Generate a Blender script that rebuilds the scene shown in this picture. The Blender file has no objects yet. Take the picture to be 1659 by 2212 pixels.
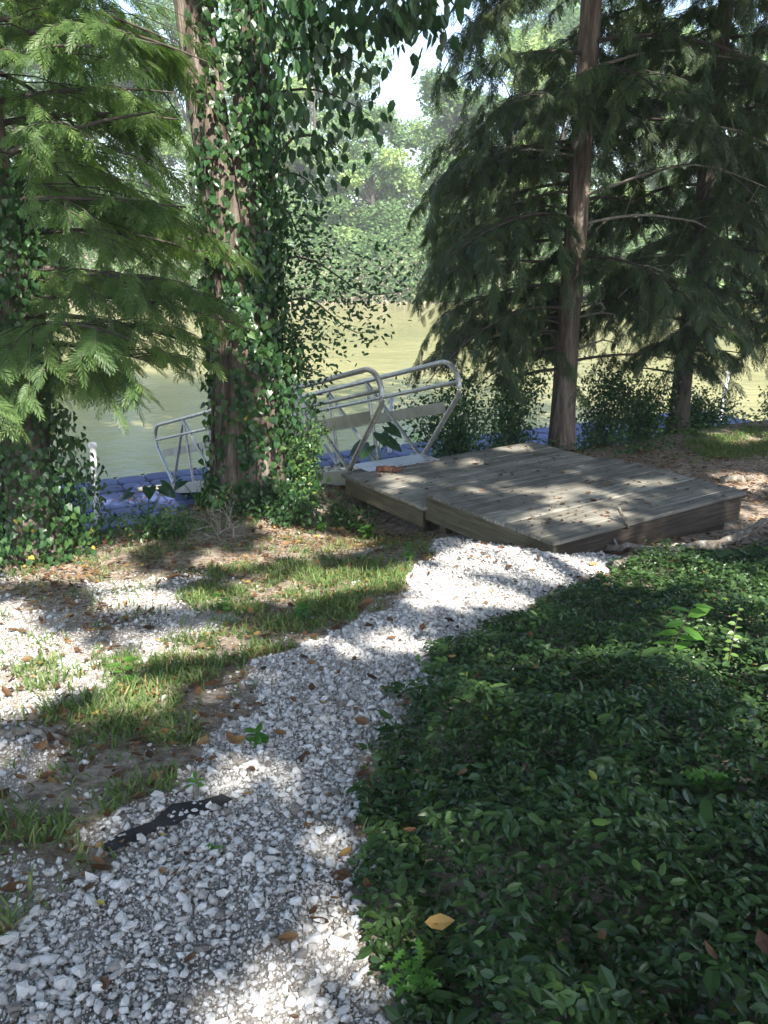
import bpy, math, random
import numpy as np
from math import radians, sin, cos, pi
S = bpy.context.scene
COL = S.collection
rng = np.random.default_rng(7)
random.seed(7)

# ------------------------------------------------------------------ camera, sky, sun, exposure
PITCH = radians(17.5); FPX = 1790.0; CX, CY = 829.5, 1106.0; CAMZ = 1.6
cam_d = bpy.data.cameras.new('camera'); cam = bpy.data.objects.new('camera', cam_d); COL.objects.link(cam)
cam.location = (0, 0, CAMZ); cam.rotation_euler = (pi/2 - PITCH, 0, 0)
cam_d.sensor_fit = 'VERTICAL'; cam_d.sensor_height = 24.0; cam_d.lens = 24.0*FPX/2212.0
cam_d.clip_start = 0.05; cam_d.clip_end = 2000
S.camera = cam
SUN_EL = radians(46.0)
TH = np.array([-.33, .944]); TH /= np.linalg.norm(TH)          # horizontal travel direction of sunlight
w = bpy.data.worlds.new('World'); S.world = w; w.use_nodes = True
nt = w.node_tree
sky = nt.nodes.new('ShaderNodeTexSky'); sky.sky_type = 'NISHITA'; sky.sun_disc = False
sky.sun_elevation = SUN_EL; sky.sun_rotation = math.atan2(-TH[0], -TH[1])
sky.air_density = 1.0; sky.dust_density = 1.6
bg = nt.nodes['Background']; bg.inputs['Strength'].default_value = 0.15
nt.links.new(sky.outputs[0], bg.inputs['Color'])
sl = bpy.data.lights.new('sun', 'SUN'); sl.energy = 5.0; sl.angle = radians(0.5); sl.color = (1.0, .95, .86)
so = bpy.data.objects.new('sun', sl); COL.objects.link(so)
from mathutils import Vector, Matrix
so.rotation_euler = Vector((TH[0]*cos(SUN_EL), TH[1]*cos(SUN_EL), -sin(SUN_EL))).to_track_quat('-Z', 'Y').to_euler()
so.location = (5, -10, 20)
S.view_settings.view_transform = 'Standard'; S.view_settings.look = 'None'
S.view_settings.exposure = 1.6; S.view_settings.gamma = 1.0
S.render.engine = 'CYCLES'
S.cycles.max_bounces = 6; S.cycles.diffuse_bounces = 3; S.cycles.transmission_bounces = 3
S.cycles.glossy_bounces = 2; S.cycles.transparent_max_bounces = 4; S.cycles.caustics_reflective = False
S.cycles.sample_clamp_indirect = 4.0

SP, CP = sin(PITCH), cos(PITCH)
COT = 1/math.tan(SUN_EL)

# ------------------------------------------------------------------ numeric helpers
def hash2(ix, iy, s):
    h = (ix.astype(np.int64)*374761393 + iy.astype(np.int64)*668265263 + s*974634777) & 0x7fffffff
    h = ((h ^ (h >> 13))*1274126177) & 0x7fffffff
    return ((h ^ (h >> 16)) & 0xffff)/65535.0
def noise(x, y, sc=1.0, s=0):
    x = np.asarray(x, float)/sc; y = np.asarray(y, float)/sc
    ix = np.floor(x); iy = np.floor(y); fx = x-ix; fy = y-iy
    fx = fx*fx*(3-2*fx); fy = fy*fy*(3-2*fy)
    a = hash2(ix, iy, s); b = hash2(ix+1, iy, s); c = hash2(ix, iy+1, s); d = hash2(ix+1, iy+1, s)
    return (a*(1-fx)+b*fx)*(1-fy)+(c*(1-fx)+d*fx)*fy
def fbm(x, y, sc=1.0, s=0):
    return (noise(x, y, sc, s)+.5*noise(x, y, sc/2.1, s+11)+.25*noise(x, y, sc/4.3, s+23))/1.75
def sstep(a, b, x):
    t = np.clip((np.asarray(x, float)-a)/(b-a), 0, 1); return t*t*(3-2*t)
def bank_s(x, y):
    return (x+0.5)*(-.5)+(y-9.6)*.866 + .35*(noise(x, y, 1.9, 5)-.5)+.75*sstep(1.7, 2.6, -x)
def gz(x, y):
    x = np.asarray(x, float); y = np.asarray(y, float)
    z = np.interp(y, [-40, -5, 0, 2, 4, 6, 8, 12, 18], [2.4, .45, 0, -.2, -.52, -.82, -1.0, -1.08, -1.12])
    z = z + .16*sstep(1.2, 4.0, x)*(1-sstep(5.5, 8, y)) - .1*sstep(1.5, 5, -x)*sstep(3, 6, y)
    z = z + .15*np.exp(-((x-1.0)**2/.5+(y-6.1)**2/.35))
    z = z + .05*(fbm(x, y, .9, 2)-.5)
    z = z - .26*np.exp(-((x+.25)**2/.5+(y-8.1)**2/.8))
    s = bank_s(x, y)
    z = z + (-3.4-z)*sstep(-.2, 3.4, s)
    z = z - .8*sstep(3.4, 12, s)
    f = sstep(72, 80, y + 2*(noise(x, x*0, 9, 3)-.5))
    return z + (1.2 + 1.5*noise(x, y, 14, 9) - z)*f
def cast(px, py, zfun=None, z=None):
    """picture direction -> point on the terrain (or on the level z)"""
    yc = (CY-py)/FPX; d = np.array([(px-CX)/FPX, CP+yc*SP, -SP+yc*CP])
    if z is not None:
        t = (z-CAMZ)/d[2]; return np.array([0, 0, CAMZ])+d*t
    t = .8
    for _ in range(900):
        p = np.array([0, 0, CAMZ])+d*t
        if p[2] <= gz(p[0], p[1]): break
        t += .03
    return p
def at(px, py, t):
    yc = (CY-py)/FPX; return np.array([0, 0, CAMZ])+np.array([(px-CX)/FPX, CP+yc*SP, -SP+yc*CP])*t
def inpoly(x, y, poly):
    x = np.asarray(x, float); y = np.asarray(y, float); c = np.zeros(x.shape, bool); n = len(poly)
    for i in range(n):
        x1, y1 = poly[i]; x2, y2 = poly[(i+1) % n]
        if y1 == y2: continue
        c ^= ((y1 > y) != (y2 > y)) & (x < (x2-x1)*(y-y1)/(y2-y1)+x1)
    return c
def gpoly(pts, extra=()):
    return [tuple(cast(a, b)[:2]) for a, b in pts]+list(extra)

# ------------------------------------------------------------------ object helpers
def tag(o, label=None, cat=None, group=None, kind=None):
    for k, v in (('label', label), ('category', cat), ('group', group), ('kind', kind)):
        if v: o[k] = v
    return o
def empty(name, loc, label, cat, group=None):
    o = bpy.data.objects.new(name, None); COL.objects.link(o); o.location = tuple(map(float, loc)); o.empty_display_size = .2
    bpy.context.view_layer.update()
    return tag(o, label, cat, group)
class MB:
    """collects geometry (all in world coordinates) for ONE mesh object"""
    def __init__(s): s.V = []; s.F = {3: [], 4: []}; s.n = 0; s.T = []; s.M = {3: [], 4: []}
    def add(s, V, F, tint=0.5, mi=0):
        V = np.asarray(V, float).reshape(-1, 3); F = np.asarray(F, int)
        if len(F) == 0: return s
        s.V.append(V); s.F[F.shape[1]].append(F+s.n); s.M[F.shape[1]].append(np.full(len(F), mi, int)); s.n += len(V)
        s.T.append(np.broadcast_to(np.asarray(tint, float), (len(V),)).copy()); return s
    def inst(s, tv, tf, R, P, tint, mi=0):
        """tv (k,3), tf (m,3|4), R (n,3,3) columns = axes (scaled), P (n,3)"""
        n, k = len(P), len(tv)
        if n == 0: return s
        V = np.einsum('nij,kj->nki', R, tv)+P[:, None, :]
        F = (tf[None]+(np.arange(n)*k)[:, None, None]).reshape(-1, tf.shape[1])
        return s.add(V.reshape(-1, 3), F, np.repeat(np.asarray(tint, float), k), mi)
    def tube(s, pts, rad, seg=6, tint=.5, cap=True, mi=0, lump=0):
        P = np.asarray(pts, float); n = len(P); rad = np.broadcast_to(np.asarray(rad, float), (n,))
        T = np.gradient(P, axis=0); T /= np.linalg.norm(T, axis=1)[:, None]+1e-9
        ref = np.array([0, 0, 1.]) if abs(T[:, 2]).mean() < .8 else np.array([1., 0, 0])
        A = np.cross(T, ref); A /= np.linalg.norm(A, axis=1)[:, None]+1e-9; B = np.cross(T, A)
        a = np.arange(seg)*2*pi/seg
        rr = rad[:, None]*np.ones((1, seg))
        if lump: rr = rr*(1+lump*(noise(np.broadcast_to(np.arange(seg)*1.7, (n, seg)), np.repeat(np.arange(n)[:, None], seg, 1)*.23, 1.3, 77)-.5)*2)
        V = P[:, None]+rr[..., None]*(np.cos(a)[None, :, None]*A[:, None]+np.sin(a)[None, :, None]*B[:, None])
        i = np.arange(n-1)[:, None]*seg; j = np.arange(seg)[None]; k = (j+1) % seg
        F = np.stack([i+j, i+k, i+seg+k, i+seg+j], -1).reshape(-1, 4)
        V = V.reshape(-1, 3); s.add(V, F, tint, mi)
        if cap:
            for e, base in ((0, 0), (1, (n-1)*seg)):
                c = P[0] if e == 0 else P[-1]
                ring = V[base:base+seg]; q = np.vstack([ring, c[None]])
                jj = np.arange(seg); f = np.stack([jj, (jj+1) % seg, np.full(seg, seg)], 1)
                s.add(q, f if e else f[:, ::-1], tint, mi)
        return s
    def box(s, o, ax, ay, az, tint=.5, bev=0, mi=0):
        """box with corner o and edge vectors ax, ay, az, edges chamfered by bev"""
        o = np.asarray(o, float); E = [np.asarray(a, float) for a in (ax, ay, az)]
        L = [np.linalg.norm(a) for a in E]; N = [a/l for a, l in zip(E, L)]
        if bev <= 0:
            c = [o+i*E[0]+j*E[1]+k*E[2] for k in (0, 1) for j in (0, 1) for i in (0, 1)]
            return s.add(c, [[0, 2, 3, 1], [4, 5, 7, 6], [0, 1, 5, 4], [2, 6, 7, 3], [0, 4, 6, 2], [1, 3, 7, 5]], tint, mi)
        V = []; idx = {}
        for i in (0, 1):
            for j in (0, 1):
                for k in (0, 1):
                    for d in range(3):
                        co = [i*L[0], j*L[1], k*L[2]]
                        for q, side in enumerate((i, j, k)):
                            if q != d: co[q] += bev if side == 0 else -bev
                        idx[(i, j, k, d)] = len(V); V.append(o+co[0]*N[0]+co[1]*N[1]+co[2]*N[2])
        Q = []; Tr = []
        for d in range(3):
            for sd in (0, 1):
                cs = []
                for a, b in ((0, 0), (1, 0), (1, 1), (0, 1)):
                    t = [0, 0, 0]; t[d] = sd; t[(d+1) % 3] = a; t[(d+2) % 3] = b; cs.append(idx[(*t, d)])
                Q.append(cs if sd else cs[::-1])
        for d in range(3):                       # edge chamfers along axis d
            e, f = (d+1) % 3, (d+2) % 3
            for a in (0, 1):
                for b in (0, 1):
                    t0 = [0, 0, 0]; t1 = [0, 0, 0]; t0[e] = t1[e] = a; t0[f] = t1[f] = b; t1[d] = 1
                    Q.append([idx[(*t0, e)], idx[(*t1, e)], idx[(*t1, f)], idx[(*t0, f)]])
        for i in (0, 1):
            for j in (0, 1):
                for k in (0, 1): Tr.append([idx[(i, j, k, d)] for d in range(3)])
        n0 = s.n; s.add(V, Q, tint, mi); s.add(V, Tr, tint, mi); return s
    def build(s, name, mats, parent=None, smooth=False):
        V = np.concatenate(s.V) if s.V else np.zeros((0, 3)); T = np.concatenate(s.T) if s.T else np.zeros(0)
        if parent is not None:
            q_ = parent
            while q_ is not None: V = V-np.array(q_.location); q_ = q_.parent
        f3 = np.concatenate(s.F[3]) if s.F[3] else np.zeros((0, 3), int)
        f4 = np.concatenate(s.F[4]) if s.F[4] else np.zeros((0, 4), int)
        me = bpy.data.meshes.new(name)
        me.vertices.add(len(V)); me.vertices.foreach_set('co', V.astype(np.float32).ravel())
        lp = np.concatenate([f3.ravel(), f4.ravel()]); me.loops.add(len(lp)); me.loops.foreach_set('vertex_index', lp.astype(np.int32))
        nf = len(f3)+len(f4); me.polygons.add(nf)
        st = np.concatenate([np.arange(len(f3))*3, len(f3)*3+np.arange(len(f4))*4])
        me.polygons.foreach_set('loop_start', st.astype(np.int32))
        mi = np.concatenate([np.concatenate(s.M[k]) if s.M[k] else np.zeros(0, int) for k in (3, 4)])
        if not isinstance(mats, (list, tuple)): mats = [mats]
        for m in mats: me.materials.append(m)
        me.polygons.foreach_set('material_index', mi.astype(np.int32))
        me.polygons.foreach_set('use_smooth', np.full(nf, smooth))
        at_ = me.attributes.new('tint', 'FLOAT', 'POINT'); at_.data.foreach_set('value', T.astype(np.float32))
        me.update(calc_edges=True)
        o = bpy.data.objects.new(name, me); COL.objects.link(o)
        if parent is not None: o.parent = parent
        return o
def unit(v): return v/(np.linalg.norm(v, axis=-1, keepdims=True)+1e-9)
def frames(D, N, L, W=None):
    """rotation stacks: x axis = D, z axis near N; lengths L (x), W (y, z)"""
    D = unit(D); N = N-(N*D).sum(-1, keepdims=True)*D; N = unit(N); Y = np.cross(N, D)
    L = np.broadcast_to(L, (len(D),))[:, None]; W = L if W is None else np.broadcast_to(W, (len(D),))[:, None]
    return np.stack([D*L, Y*W, N*W], -1)
def rand_dir(n, flat=1.0):
    a = rng.uniform(0, 2*pi, n); z = rng.normal(0, 1, n)*flat
    return unit(np.stack([np.cos(a), np.sin(a), z], 1))

# ------------------------------------------------------------------ materials
def mat(name):
    m = bpy.data.materials.new(name); m.use_nodes = True; n = m.node_tree
    return m, n, n.nodes['Principled BSDF'], n.nodes['Material Output']
def N(n, t, **k):
    x = n.nodes.new(t)
    for a, b in k.items():
        if hasattr(x, a): setattr(x, a, b)
    return x
def ramp(n, fac, stops):
    r = n.nodes.new('ShaderNodeValToRGB'); e = r.color_ramp.elements
    while len(e) < len(stops): e.new(.5)
    for q, (p, c) in zip(e, stops): q.position = p; q.color = (*c, 1)
    n.links.new(fac, r.inputs[0]); return r.outputs[0]
def ntex(n, scale, detail=4, rough=.6, co=None, stretch=None):
    t = n.nodes.new('ShaderNodeTexNoise'); t.inputs['Scale'].default_value = scale
    t.inputs['Detail'].default_value = detail; t.inputs['Roughness'].default_value = rough
    g = n.nodes.new('ShaderNodeNewGeometry'); src = g.outputs['Position'] if co is None else co
    if stretch:
        mp = n.nodes.new('ShaderNodeMapping'); mp.inputs['Scale'].default_value = stretch
        n.links.new(src, mp.inputs['Vector']); src = mp.outputs[0]
    n.links.new(src, t.inputs['Vector']); return t.outputs['Fac']
def bump(n, b, h, dist, strength=1):
    x = n.nodes.new('ShaderNodeBump'); x.inputs['Distance'].default_value = dist; x.inputs['Strength'].default_value = strength
    n.links.new(h, x.inputs['Height']); n.links.new(x.outputs[0], b.inputs['Normal']); return x
def leafmat(name, stops, trans=.35, rough=.45, spec=.5, tcol=None):
    m, n, b, o = mat(name)
    a = N(n, 'ShaderNodeAttribute'); a.attribute_name = 'tint'
    c = ramp(n, a.outputs['Fac'], stops); n.links.new(c, b.inputs['Base Color'])
    b.inputs['Roughness'].default_value = rough; b.inputs['Specular IOR Level'].default_value = spec
    t = N(n, 'ShaderNodeBsdfTranslucent')
    mx = N(n, 'ShaderNodeMix', data_type='RGBA', blend_type='MULTIPLY'); mx.inputs[0].default_value = 1
    n.links.new(c, mx.inputs[6]); mx.inputs[7].default_value = (*(tcol or (1.5, 1.7, .6)), 1)
    n.links.new(mx.outputs[2], t.inputs['Color'])
    ms = N(n, 'ShaderNodeMixShader'); ms.inputs[0].default_value = trans
    n.links.new(b.outputs[0], ms.inputs[1]); n.links.new(t.outputs[0], ms.inputs[2]); n.links.new(ms.outputs[0], o.inputs['Surface'])
    return m
def solid(name, stops, scale=8, rough=.8, bd=0, spec=.3, metal=0, stretch=None, bscale=None, detail=5):
    m, n, b, o = mat(name)
    f = ntex(n, scale, detail, .65, None, stretch); n.links.new(ramp(n, f, stops), b.inputs['Base Color'])
    b.inputs['Roughness'].default_value = rough; b.inputs['Specular IOR Level'].default_value = spec; b.inputs['Metallic'].default_value = metal
    if bd: bump(n, b, ntex(n, bscale or scale*3, 5, .6, None, stretch), bd)
    return m
M = {}
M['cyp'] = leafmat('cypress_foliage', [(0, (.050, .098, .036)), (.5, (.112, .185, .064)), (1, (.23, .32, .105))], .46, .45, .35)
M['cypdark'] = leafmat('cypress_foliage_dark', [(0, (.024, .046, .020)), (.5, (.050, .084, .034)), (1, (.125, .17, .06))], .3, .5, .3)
M['ivy'] = leafmat('ivy_leaf', [(0, (.022, .060, .022)), (.5, (.045, .11, .035)), (.9, (.11, .20, .05)), (1, (.42, .32, .05))], .3, .35, .55)
M['jas'] = leafmat('ground_cover_leaf', [(0, (.020, .046, .016)), (.5, (.052, .104, .034)), (.85, (.125, .21, .062)), (.96, (.17, .28, .06)), (1, (.38, .30, .06))], .28, .33, .45)
M['sap'] = leafmat('sapling_leaf', [(0, (.07, .19, .035)), (1, (.13, .28, .05))], .45, .35, .5)
M['grass'] = leafmat('grass_blade', [(0, (.060, .11, .034)), (.5, (.12, .19, .060)), (.88, (.22, .27, .10)), (1, (.35, .29, .14))], .35, .5, .3)
M['far'] = leafmat('far_foliage', [(0, (.055, .115, .045)), (.5, (.15, .24, .085)), (1, (.34, .42, .16))], .35, .5, .3)
M['litter'] = leafmat('fallen_leaf', [(0, (.05, .026, .014)), (.45, (.13, .068, .034)), (.8, (.26, .15, .07)), (.93, (.42, .27, .08)), (1, (.38, .38, .07))], .15, .65, .3, (1.2, 1, .7))
M['bark'] = solid('cypress_bark', [(.3, (.06, .046, .038)), (.5, (.17, .135, .11)), (.72, (.36, .31, .265))], 14, .95, .055, .15, 0, (1, 1, .12), 26)
M['bark2'] = solid('grey_bark', [(.3, (.035, .030, .026)), (.55, (.10, .085, .072)), (.75, (.20, .18, .15))], 16, .95, .02, .15, 0, (1, 1, .18), 30)
M['twig'] = solid('pale_twig', [(.3, (.16, .14, .115)), (.7, (.38, .35, .30))], 20, .9)
M['limb'] = solid('dark_limb', [(.3, (.035, .028, .022)), (.7, (.10, .085, .07))], 20, .9)
M['log'] = solid('lichen_log', [(.3, (.10, .078, .06)), (.5, (.22, .19, .155)), (.66, (.42, .42, .37))], 18, .95, .012, .2, 0, None, 40)
M['deadwood'] = solid('reddish_rotten_wood', [(.3, (.07, .03, .02)), (.7, (.24, .12, .08))], 12, .95, .01)

def gravel_mat():
    m, n, b, o = mat('white_gravel')
    a = N(n, 'ShaderNodeAttribute'); a.attribute_name = 'tint'
    c = ramp(n, a.outputs['Fac'], [(0, (.17, .15, .13)), (.15, (.36, .335, .31)), (.5, (.60, .59, .58)), (1, (.78, .775, .76))])
    f = ntex(n, 60, 4, .7); mx = N(n, 'ShaderNodeMix', data_type='RGBA', blend_type='MULTIPLY'); mx.inputs[0].default_value = .5
    n.links.new(c, mx.inputs[6]); n.links.new(ramp(n, f, [(.3, (.55, .53, .5)), (.6, (1, 1, 1))]), mx.inputs[7])
    n.links.new(mx.outputs[2], b.inputs['Base Color']); b.inputs['Roughness'].default_value = .85; b.inputs['Specular IOR Level'].default_value = .25
    bump(n, b, ntex(n, 160, 4, .6), .002); return m
M['gravel'] = gravel_mat()
def wood_mat(name, c0, c1, c2, ang):
    m, n, b, o = mat(name)
    g = N(n, 'ShaderNodeNewGeometry'); mp = N(n, 'ShaderNodeMapping'); mp.vector_type = 'POINT'
    mp.inputs['Rotation'].default_value = (0, 0, -ang); n.links.new(g.outputs['Position'], mp.inputs['Vector'])
    mp2 = N(n, 'ShaderNodeMapping'); mp2.inputs['Scale'].default_value = (2.2, 42, 42); n.links.new(mp.outputs[0], mp2.inputs['Vector'])
    t = N(n, 'ShaderNodeTexNoise'); t.inputs['Scale'].default_value = 1; t.inputs['Detail'].default_value = 6; t.inputs['Roughness'].default_value = .65
    n.links.new(mp2.outputs[0], t.inputs['Vector'])
    a = N(n, 'ShaderNodeAttribute'); a.attribute_name = 'tint'
    c = ramp(n, t.outputs['Fac'], [(.3, c0), (.52, c1), (.72, c2)])
    v = N(n, 'ShaderNodeMath', operation='MULTIPLY_ADD'); v.inputs[1].default_value = .65; v.inputs[2].default_value = .68; n.links.new(a.outputs['Fac'], v.inputs[0])
    hs = N(n, 'ShaderNodeHueSaturation'); n.links.new(c, hs.inputs['Color']); n.links.new(v.outputs[0], hs.inputs['Value'])
    st = ramp(n, ntex(n, 2.6, 6, .7), [(.35, (.55, .55, .50)), (.5, (.9, .9, .88)), (.7, (1.1, 1.08, 1.05))])
    mx = N(n, 'ShaderNodeMix', data_type='RGBA', blend_type='MULTIPLY'); mx.inputs[0].default_value = .8
    n.links.new(hs.outputs[0], mx.inputs[6]); n.links.new(st, mx.inputs[7])
    n.links.new(mx.outputs[2], b.inputs['Base Color']); b.inputs['Roughness'].default_value = .8; b.inputs['Specular IOR Level'].default_value = .3
    bump(n, b, t.outputs['Fac'], .003); return m
UA = math.atan2(.564, .826)
M['deck'] = wood_mat('weathered_deck_board', (.13, .122, .10), (.26, .245, .21), (.40, .38, .335), UA)
M['fascia'] = wood_mat('treated_fascia', (.065, .056, .037), (.12, .105, .070), (.18, .155, .105), UA+pi/2)
M['fasciashade'] = wood_mat('shade_dark_fascia', (.025, .02, .015), (.055, .043, .033), (.10, .08, .062), UA)  # fascia copy for the front face, its shade darkened into the colour
def metal_mat():
    m, n, b, o = mat('mill_aluminium')
    f = ntex(n, 22, 5, .7)
    n.links.new(ramp(n, f, [(.3, (.26, .26, .25)), (.6, (.48, .48, .47))]), b.inputs['Base Color'])
    b.inputs['Metallic'].default_value = .75
    n.links.new(ramp(n, ntex(n, 9, 3), [(.3, (.32,)*3), (.7, (.55,)*3)]), b.inputs['Roughness']); return m
M['alu'] = metal_mat()
M['aluflat'] = solid('dull_aluminium_plate', [(.3, (.27, .27, .23)), (.7, (.42, .42, .37))], 5, .55, 0, .5, .35)
def cube_mat():
    m, n, b, o = mat('blue_dock_plastic')
    a = N(n, 'ShaderNodeAttribute'); a.attribute_name = 'tint'
    c = ramp(n, a.outputs['Fac'], [(0, (.044, .060, .155)), (1, (.075, .097, .235))])
    d = ramp(n, ntex(n, 7, 6, .75), [(.42, (1, 1, 1)), (.60, (.85, .85, .8)), (.70, (.45, .38, .32))])
    mx = N(n, 'ShaderNodeMix', data_type='RGBA', blend_type='MULTIPLY'); mx.inputs[0].default_value = 1
    n.links.new(c, mx.inputs[6]); n.links.new(d, mx.inputs[7]); n.links.new(mx.outputs[2], b.inputs['Base Color'])
    b.inputs['Roughness'].default_value = .55; b.inputs['Specular IOR Level'].default_value = .3
    g = N(n, 'ShaderNodeNewGeometry'); ch = N(n, 'ShaderNodeTexChecker'); ch.inputs['Scale'].default_value = 38
    n.links.new(g.outputs['Position'], ch.inputs['Vector']); bump(n, b, ch.outputs['Fac'], .0025, .7); return m
M['cube'] = cube_mat()
M['pin'] = solid('black_dock_pin', [(.3, (.02, .02, .03)), (.7, (.05, .05, .07))], 5, .5)
M['pvc'] = solid('white_pipe', [(.35, (.50, .50, .50)), (.6, (.78, .78, .77))], 4, .45, 0, .5)
M['fabric'] = solid('black_weed_fabric', [(.3, (.018, .017, .018)), (.7, (.05, .046, .045))], 12, .9, .004)
M['soil'] = solid('bank_soil', [(.3, (.05, .035, .022)), (.7, (.14, .10, .065))], 3, .95, .02)

def water_mat():
    m, n, b, o = mat('muddy_river_water')
    c = ramp(n, ntex(n, .12, 3, .5), [(.3, (.25, .235, .11)), (.7, (.35, .315, .155))])
    n.links.new(c, b.inputs['Base Color']); b.inputs['Roughness'].default_value = .04; b.inputs['IOR'].default_value = 1.45
    b.inputs['Specular IOR Level'].default_value = .5
    a = ntex(n, 5.0, 4, .6, None, (1, 1.8, 1)); c2 = ntex(n, .9, 3, .5, None, (1, 1.6, 1))
    md = N(n, 'ShaderNodeMath', operation='MULTIPLY_ADD'); md.inputs[1].default_value = 4.0
    n.links.new(c2, md.inputs[0]); n.links.new(a, md.inputs[2])
    bump(n, b, md.outputs[0], .012, 1.0); return m
M['water'] = water_mat()
_n = M['water'].node_tree; _b = _n.nodes['Principled BSDF']
_n.links.new(ramp(_n, ntex(_n, .22, 4, .6, None, (1, 2.2, 1)), [(.38, (.015,)*3), (.60, (.16,)*3)]), _b.inputs['Roughness'])
def ground_mat():
    m, n, b, o = mat('forest_floor')
    a = N(n, 'ShaderNodeAttribute'); a.attribute_name = 'tint'       # 0 soil, 1 gravel bed
    f = ntex(n, 14, 8, .75)
    soil = ramp(n, f, [(.3, (.09, .07, .054)), (.46, (.25, .20, .155)), (.56, (.42, .345, .275)), (.7, (.60, .54, .47))])
    grav = ramp(n, ntex(n, 90, 5, .8), [(.30, (.13, .115, .10)), (.45, (.34, .32, .30)), (.6, (.55, .53, .51))])
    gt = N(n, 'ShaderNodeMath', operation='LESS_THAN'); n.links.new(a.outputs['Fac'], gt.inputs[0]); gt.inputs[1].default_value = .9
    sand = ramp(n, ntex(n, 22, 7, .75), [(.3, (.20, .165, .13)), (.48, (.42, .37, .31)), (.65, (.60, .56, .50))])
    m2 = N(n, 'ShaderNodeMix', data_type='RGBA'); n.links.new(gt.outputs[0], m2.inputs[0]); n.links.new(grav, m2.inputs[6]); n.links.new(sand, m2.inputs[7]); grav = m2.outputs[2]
    mx = N(n, 'ShaderNodeMix', data_type='RGBA'); n.links.new(a.outputs['Fac'], mx.inputs[0])
    n.links.new(soil, mx.inputs[6]); n.links.new(grav, mx.inputs[7]); n.links.new(mx.outputs[2], b.inputs['Base Color'])
    b.inputs['Roughness'].default_value = .95; b.inputs['Specular IOR Level'].default_value = .15
    bump(n, b, ntex(n, 40, 8, .7), .02); return m
M['ground'] = ground_mat()
M['farbank'] = solid('far_bank', [(.3, (.05, .045, .03)), (.7, (.12, .10, .06))], 1, .95)

# ------------------------------------------------------------------ zones on the ground (world outlines)
PATH = gpoly([(950, 1165), (905, 1240), (872, 1290), (790, 1335), (660, 1385), (590, 1420), (505, 1500), (450, 1620), (432, 1700),
              (340, 1770), (195, 1850), (90, 1960), (20, 2080), (-200, 2212)], [(-1.6, .2), (-1.6, -2), (.45, -2), (.35, .6)])\
    + gpoly([(830, 2212), (800, 2060), (785, 1900), (790, 1760), (840, 1620), (900, 1500), (980, 1405), (1070, 1340), (1190, 1295), (1330, 1240), (1330, 1205), (1250, 1180), (1120, 1130)])
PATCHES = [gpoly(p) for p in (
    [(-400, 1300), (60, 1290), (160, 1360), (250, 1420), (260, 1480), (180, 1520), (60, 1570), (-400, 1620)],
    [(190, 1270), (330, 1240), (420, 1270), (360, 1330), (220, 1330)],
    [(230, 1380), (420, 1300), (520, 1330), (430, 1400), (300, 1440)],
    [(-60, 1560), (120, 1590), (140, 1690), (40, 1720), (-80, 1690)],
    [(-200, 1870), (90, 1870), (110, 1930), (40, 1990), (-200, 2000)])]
GRASS = [gpoly(p) for p in (
    [(380, 1290), (480, 1240), (600, 1215), (860, 1225), (900, 1240), (870, 1290), (760, 1335), (640, 1370), (420, 1320)],
    [(240, 1500), (300, 1400), (420, 1370), (600, 1370), (590, 1420), (500, 1500), (450, 1600), (250, 1600), (120, 1560)],
    [(90, 1700), (200, 1560), (300, 1510), (460, 1530), (440, 1650), (420, 1720), (300, 1790), (100, 1800)],
    [(-100, 1780), (60, 1790), (80, 1880), (-60, 1900)],
    [(-60, 1980), (60, 1990), (80, 2100), (-60, 2120)],
    [(1380, 930), (1500, 920), (1800, 900), (1800, 1000), (1500, 1000)],
    [(100, 1430), (190, 1415), (230, 1470), (110, 1480)])]
COVER = gpoly([(1340, 1235), (1200, 1300), (1075, 1345), (985, 1410), (905, 1505), (845, 1625), (815, 1765), (840, 1905), (880, 2060), (910, 2212)],
              [(.5, .6), (.7, -2), (6, -2), (7.5, 5.5), (5.4, 6.6), (3.6, 6.4)])+gpoly([(1659, 1190), (1500, 1215)])
def zones(x, y):
    jx = x+.20*(fbm(x, y, .3, 31)-.5)*2; jy = y+.20*(fbm(x, y, .3, 47)-.5)*2
    p = inpoly(jx, jy, PATH); g = np.zeros(x.shape, bool); q = np.zeros(x.shape, bool)
    for P_ in PATCHES: q |= inpoly(jx, jy, P_)
    gx = x+.42*(fbm(x, y, .35, 36)-.5)*2; gy = y+.42*(fbm(x, y, .35, 57)-.5)*2
    for P_ in GRASS: g |= inpoly(gx, gy, P_)
    c = inpoly(x+.26*(fbm(x, y, .3, 32)-.5)*2, y+.26*(fbm(x, y, .3, 48)-.5)*2, COVER)
    return p & ~c, q, g & ~p, c

# ------------------------------------------------------------------ ground sheet, river
def lin(a, b, d): return list(np.arange(a, b, d))
xs = np.array([-700, -400, -200, -100, -60, -40, -30, -22, -16, -12, -10, -8]+lin(-7, 9, .07)+[9.5, 11, 13, 16, 22, 30, 40, 60, 100, 200, 400, 700], float)
ys = np.array([-300, -120, -50, -25, -14, -8, -4, -2, -1]+lin(-.5, 14, .07)+[14.3, 15, 16, 18, 22, 28, 36, 50, 64, 70, 72, 74, 75, 76, 77, 78, 79, 80, 82, 86, 92, 100, 120, 160, 240, 400, 700, 1200], float)
GX, GY = np.meshgrid(xs, ys); gzv = gz(GX, GY)
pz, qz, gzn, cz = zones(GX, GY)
fine = (abs(GX) < 9) & (GY > -1) & (GY < 14)
gzv = gzv+np.where(fine, .018*(fbm(GX, GY, .16, 61)-.5), 0)
nx, ny = len(xs), len(ys)
idx = np.arange(nx*ny).reshape(ny, nx)
F = np.stack([idx[:-1, :-1], idx[:-1, 1:], idx[1:, 1:], idx[1:, :-1]], -1).reshape(-1, 4)
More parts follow.
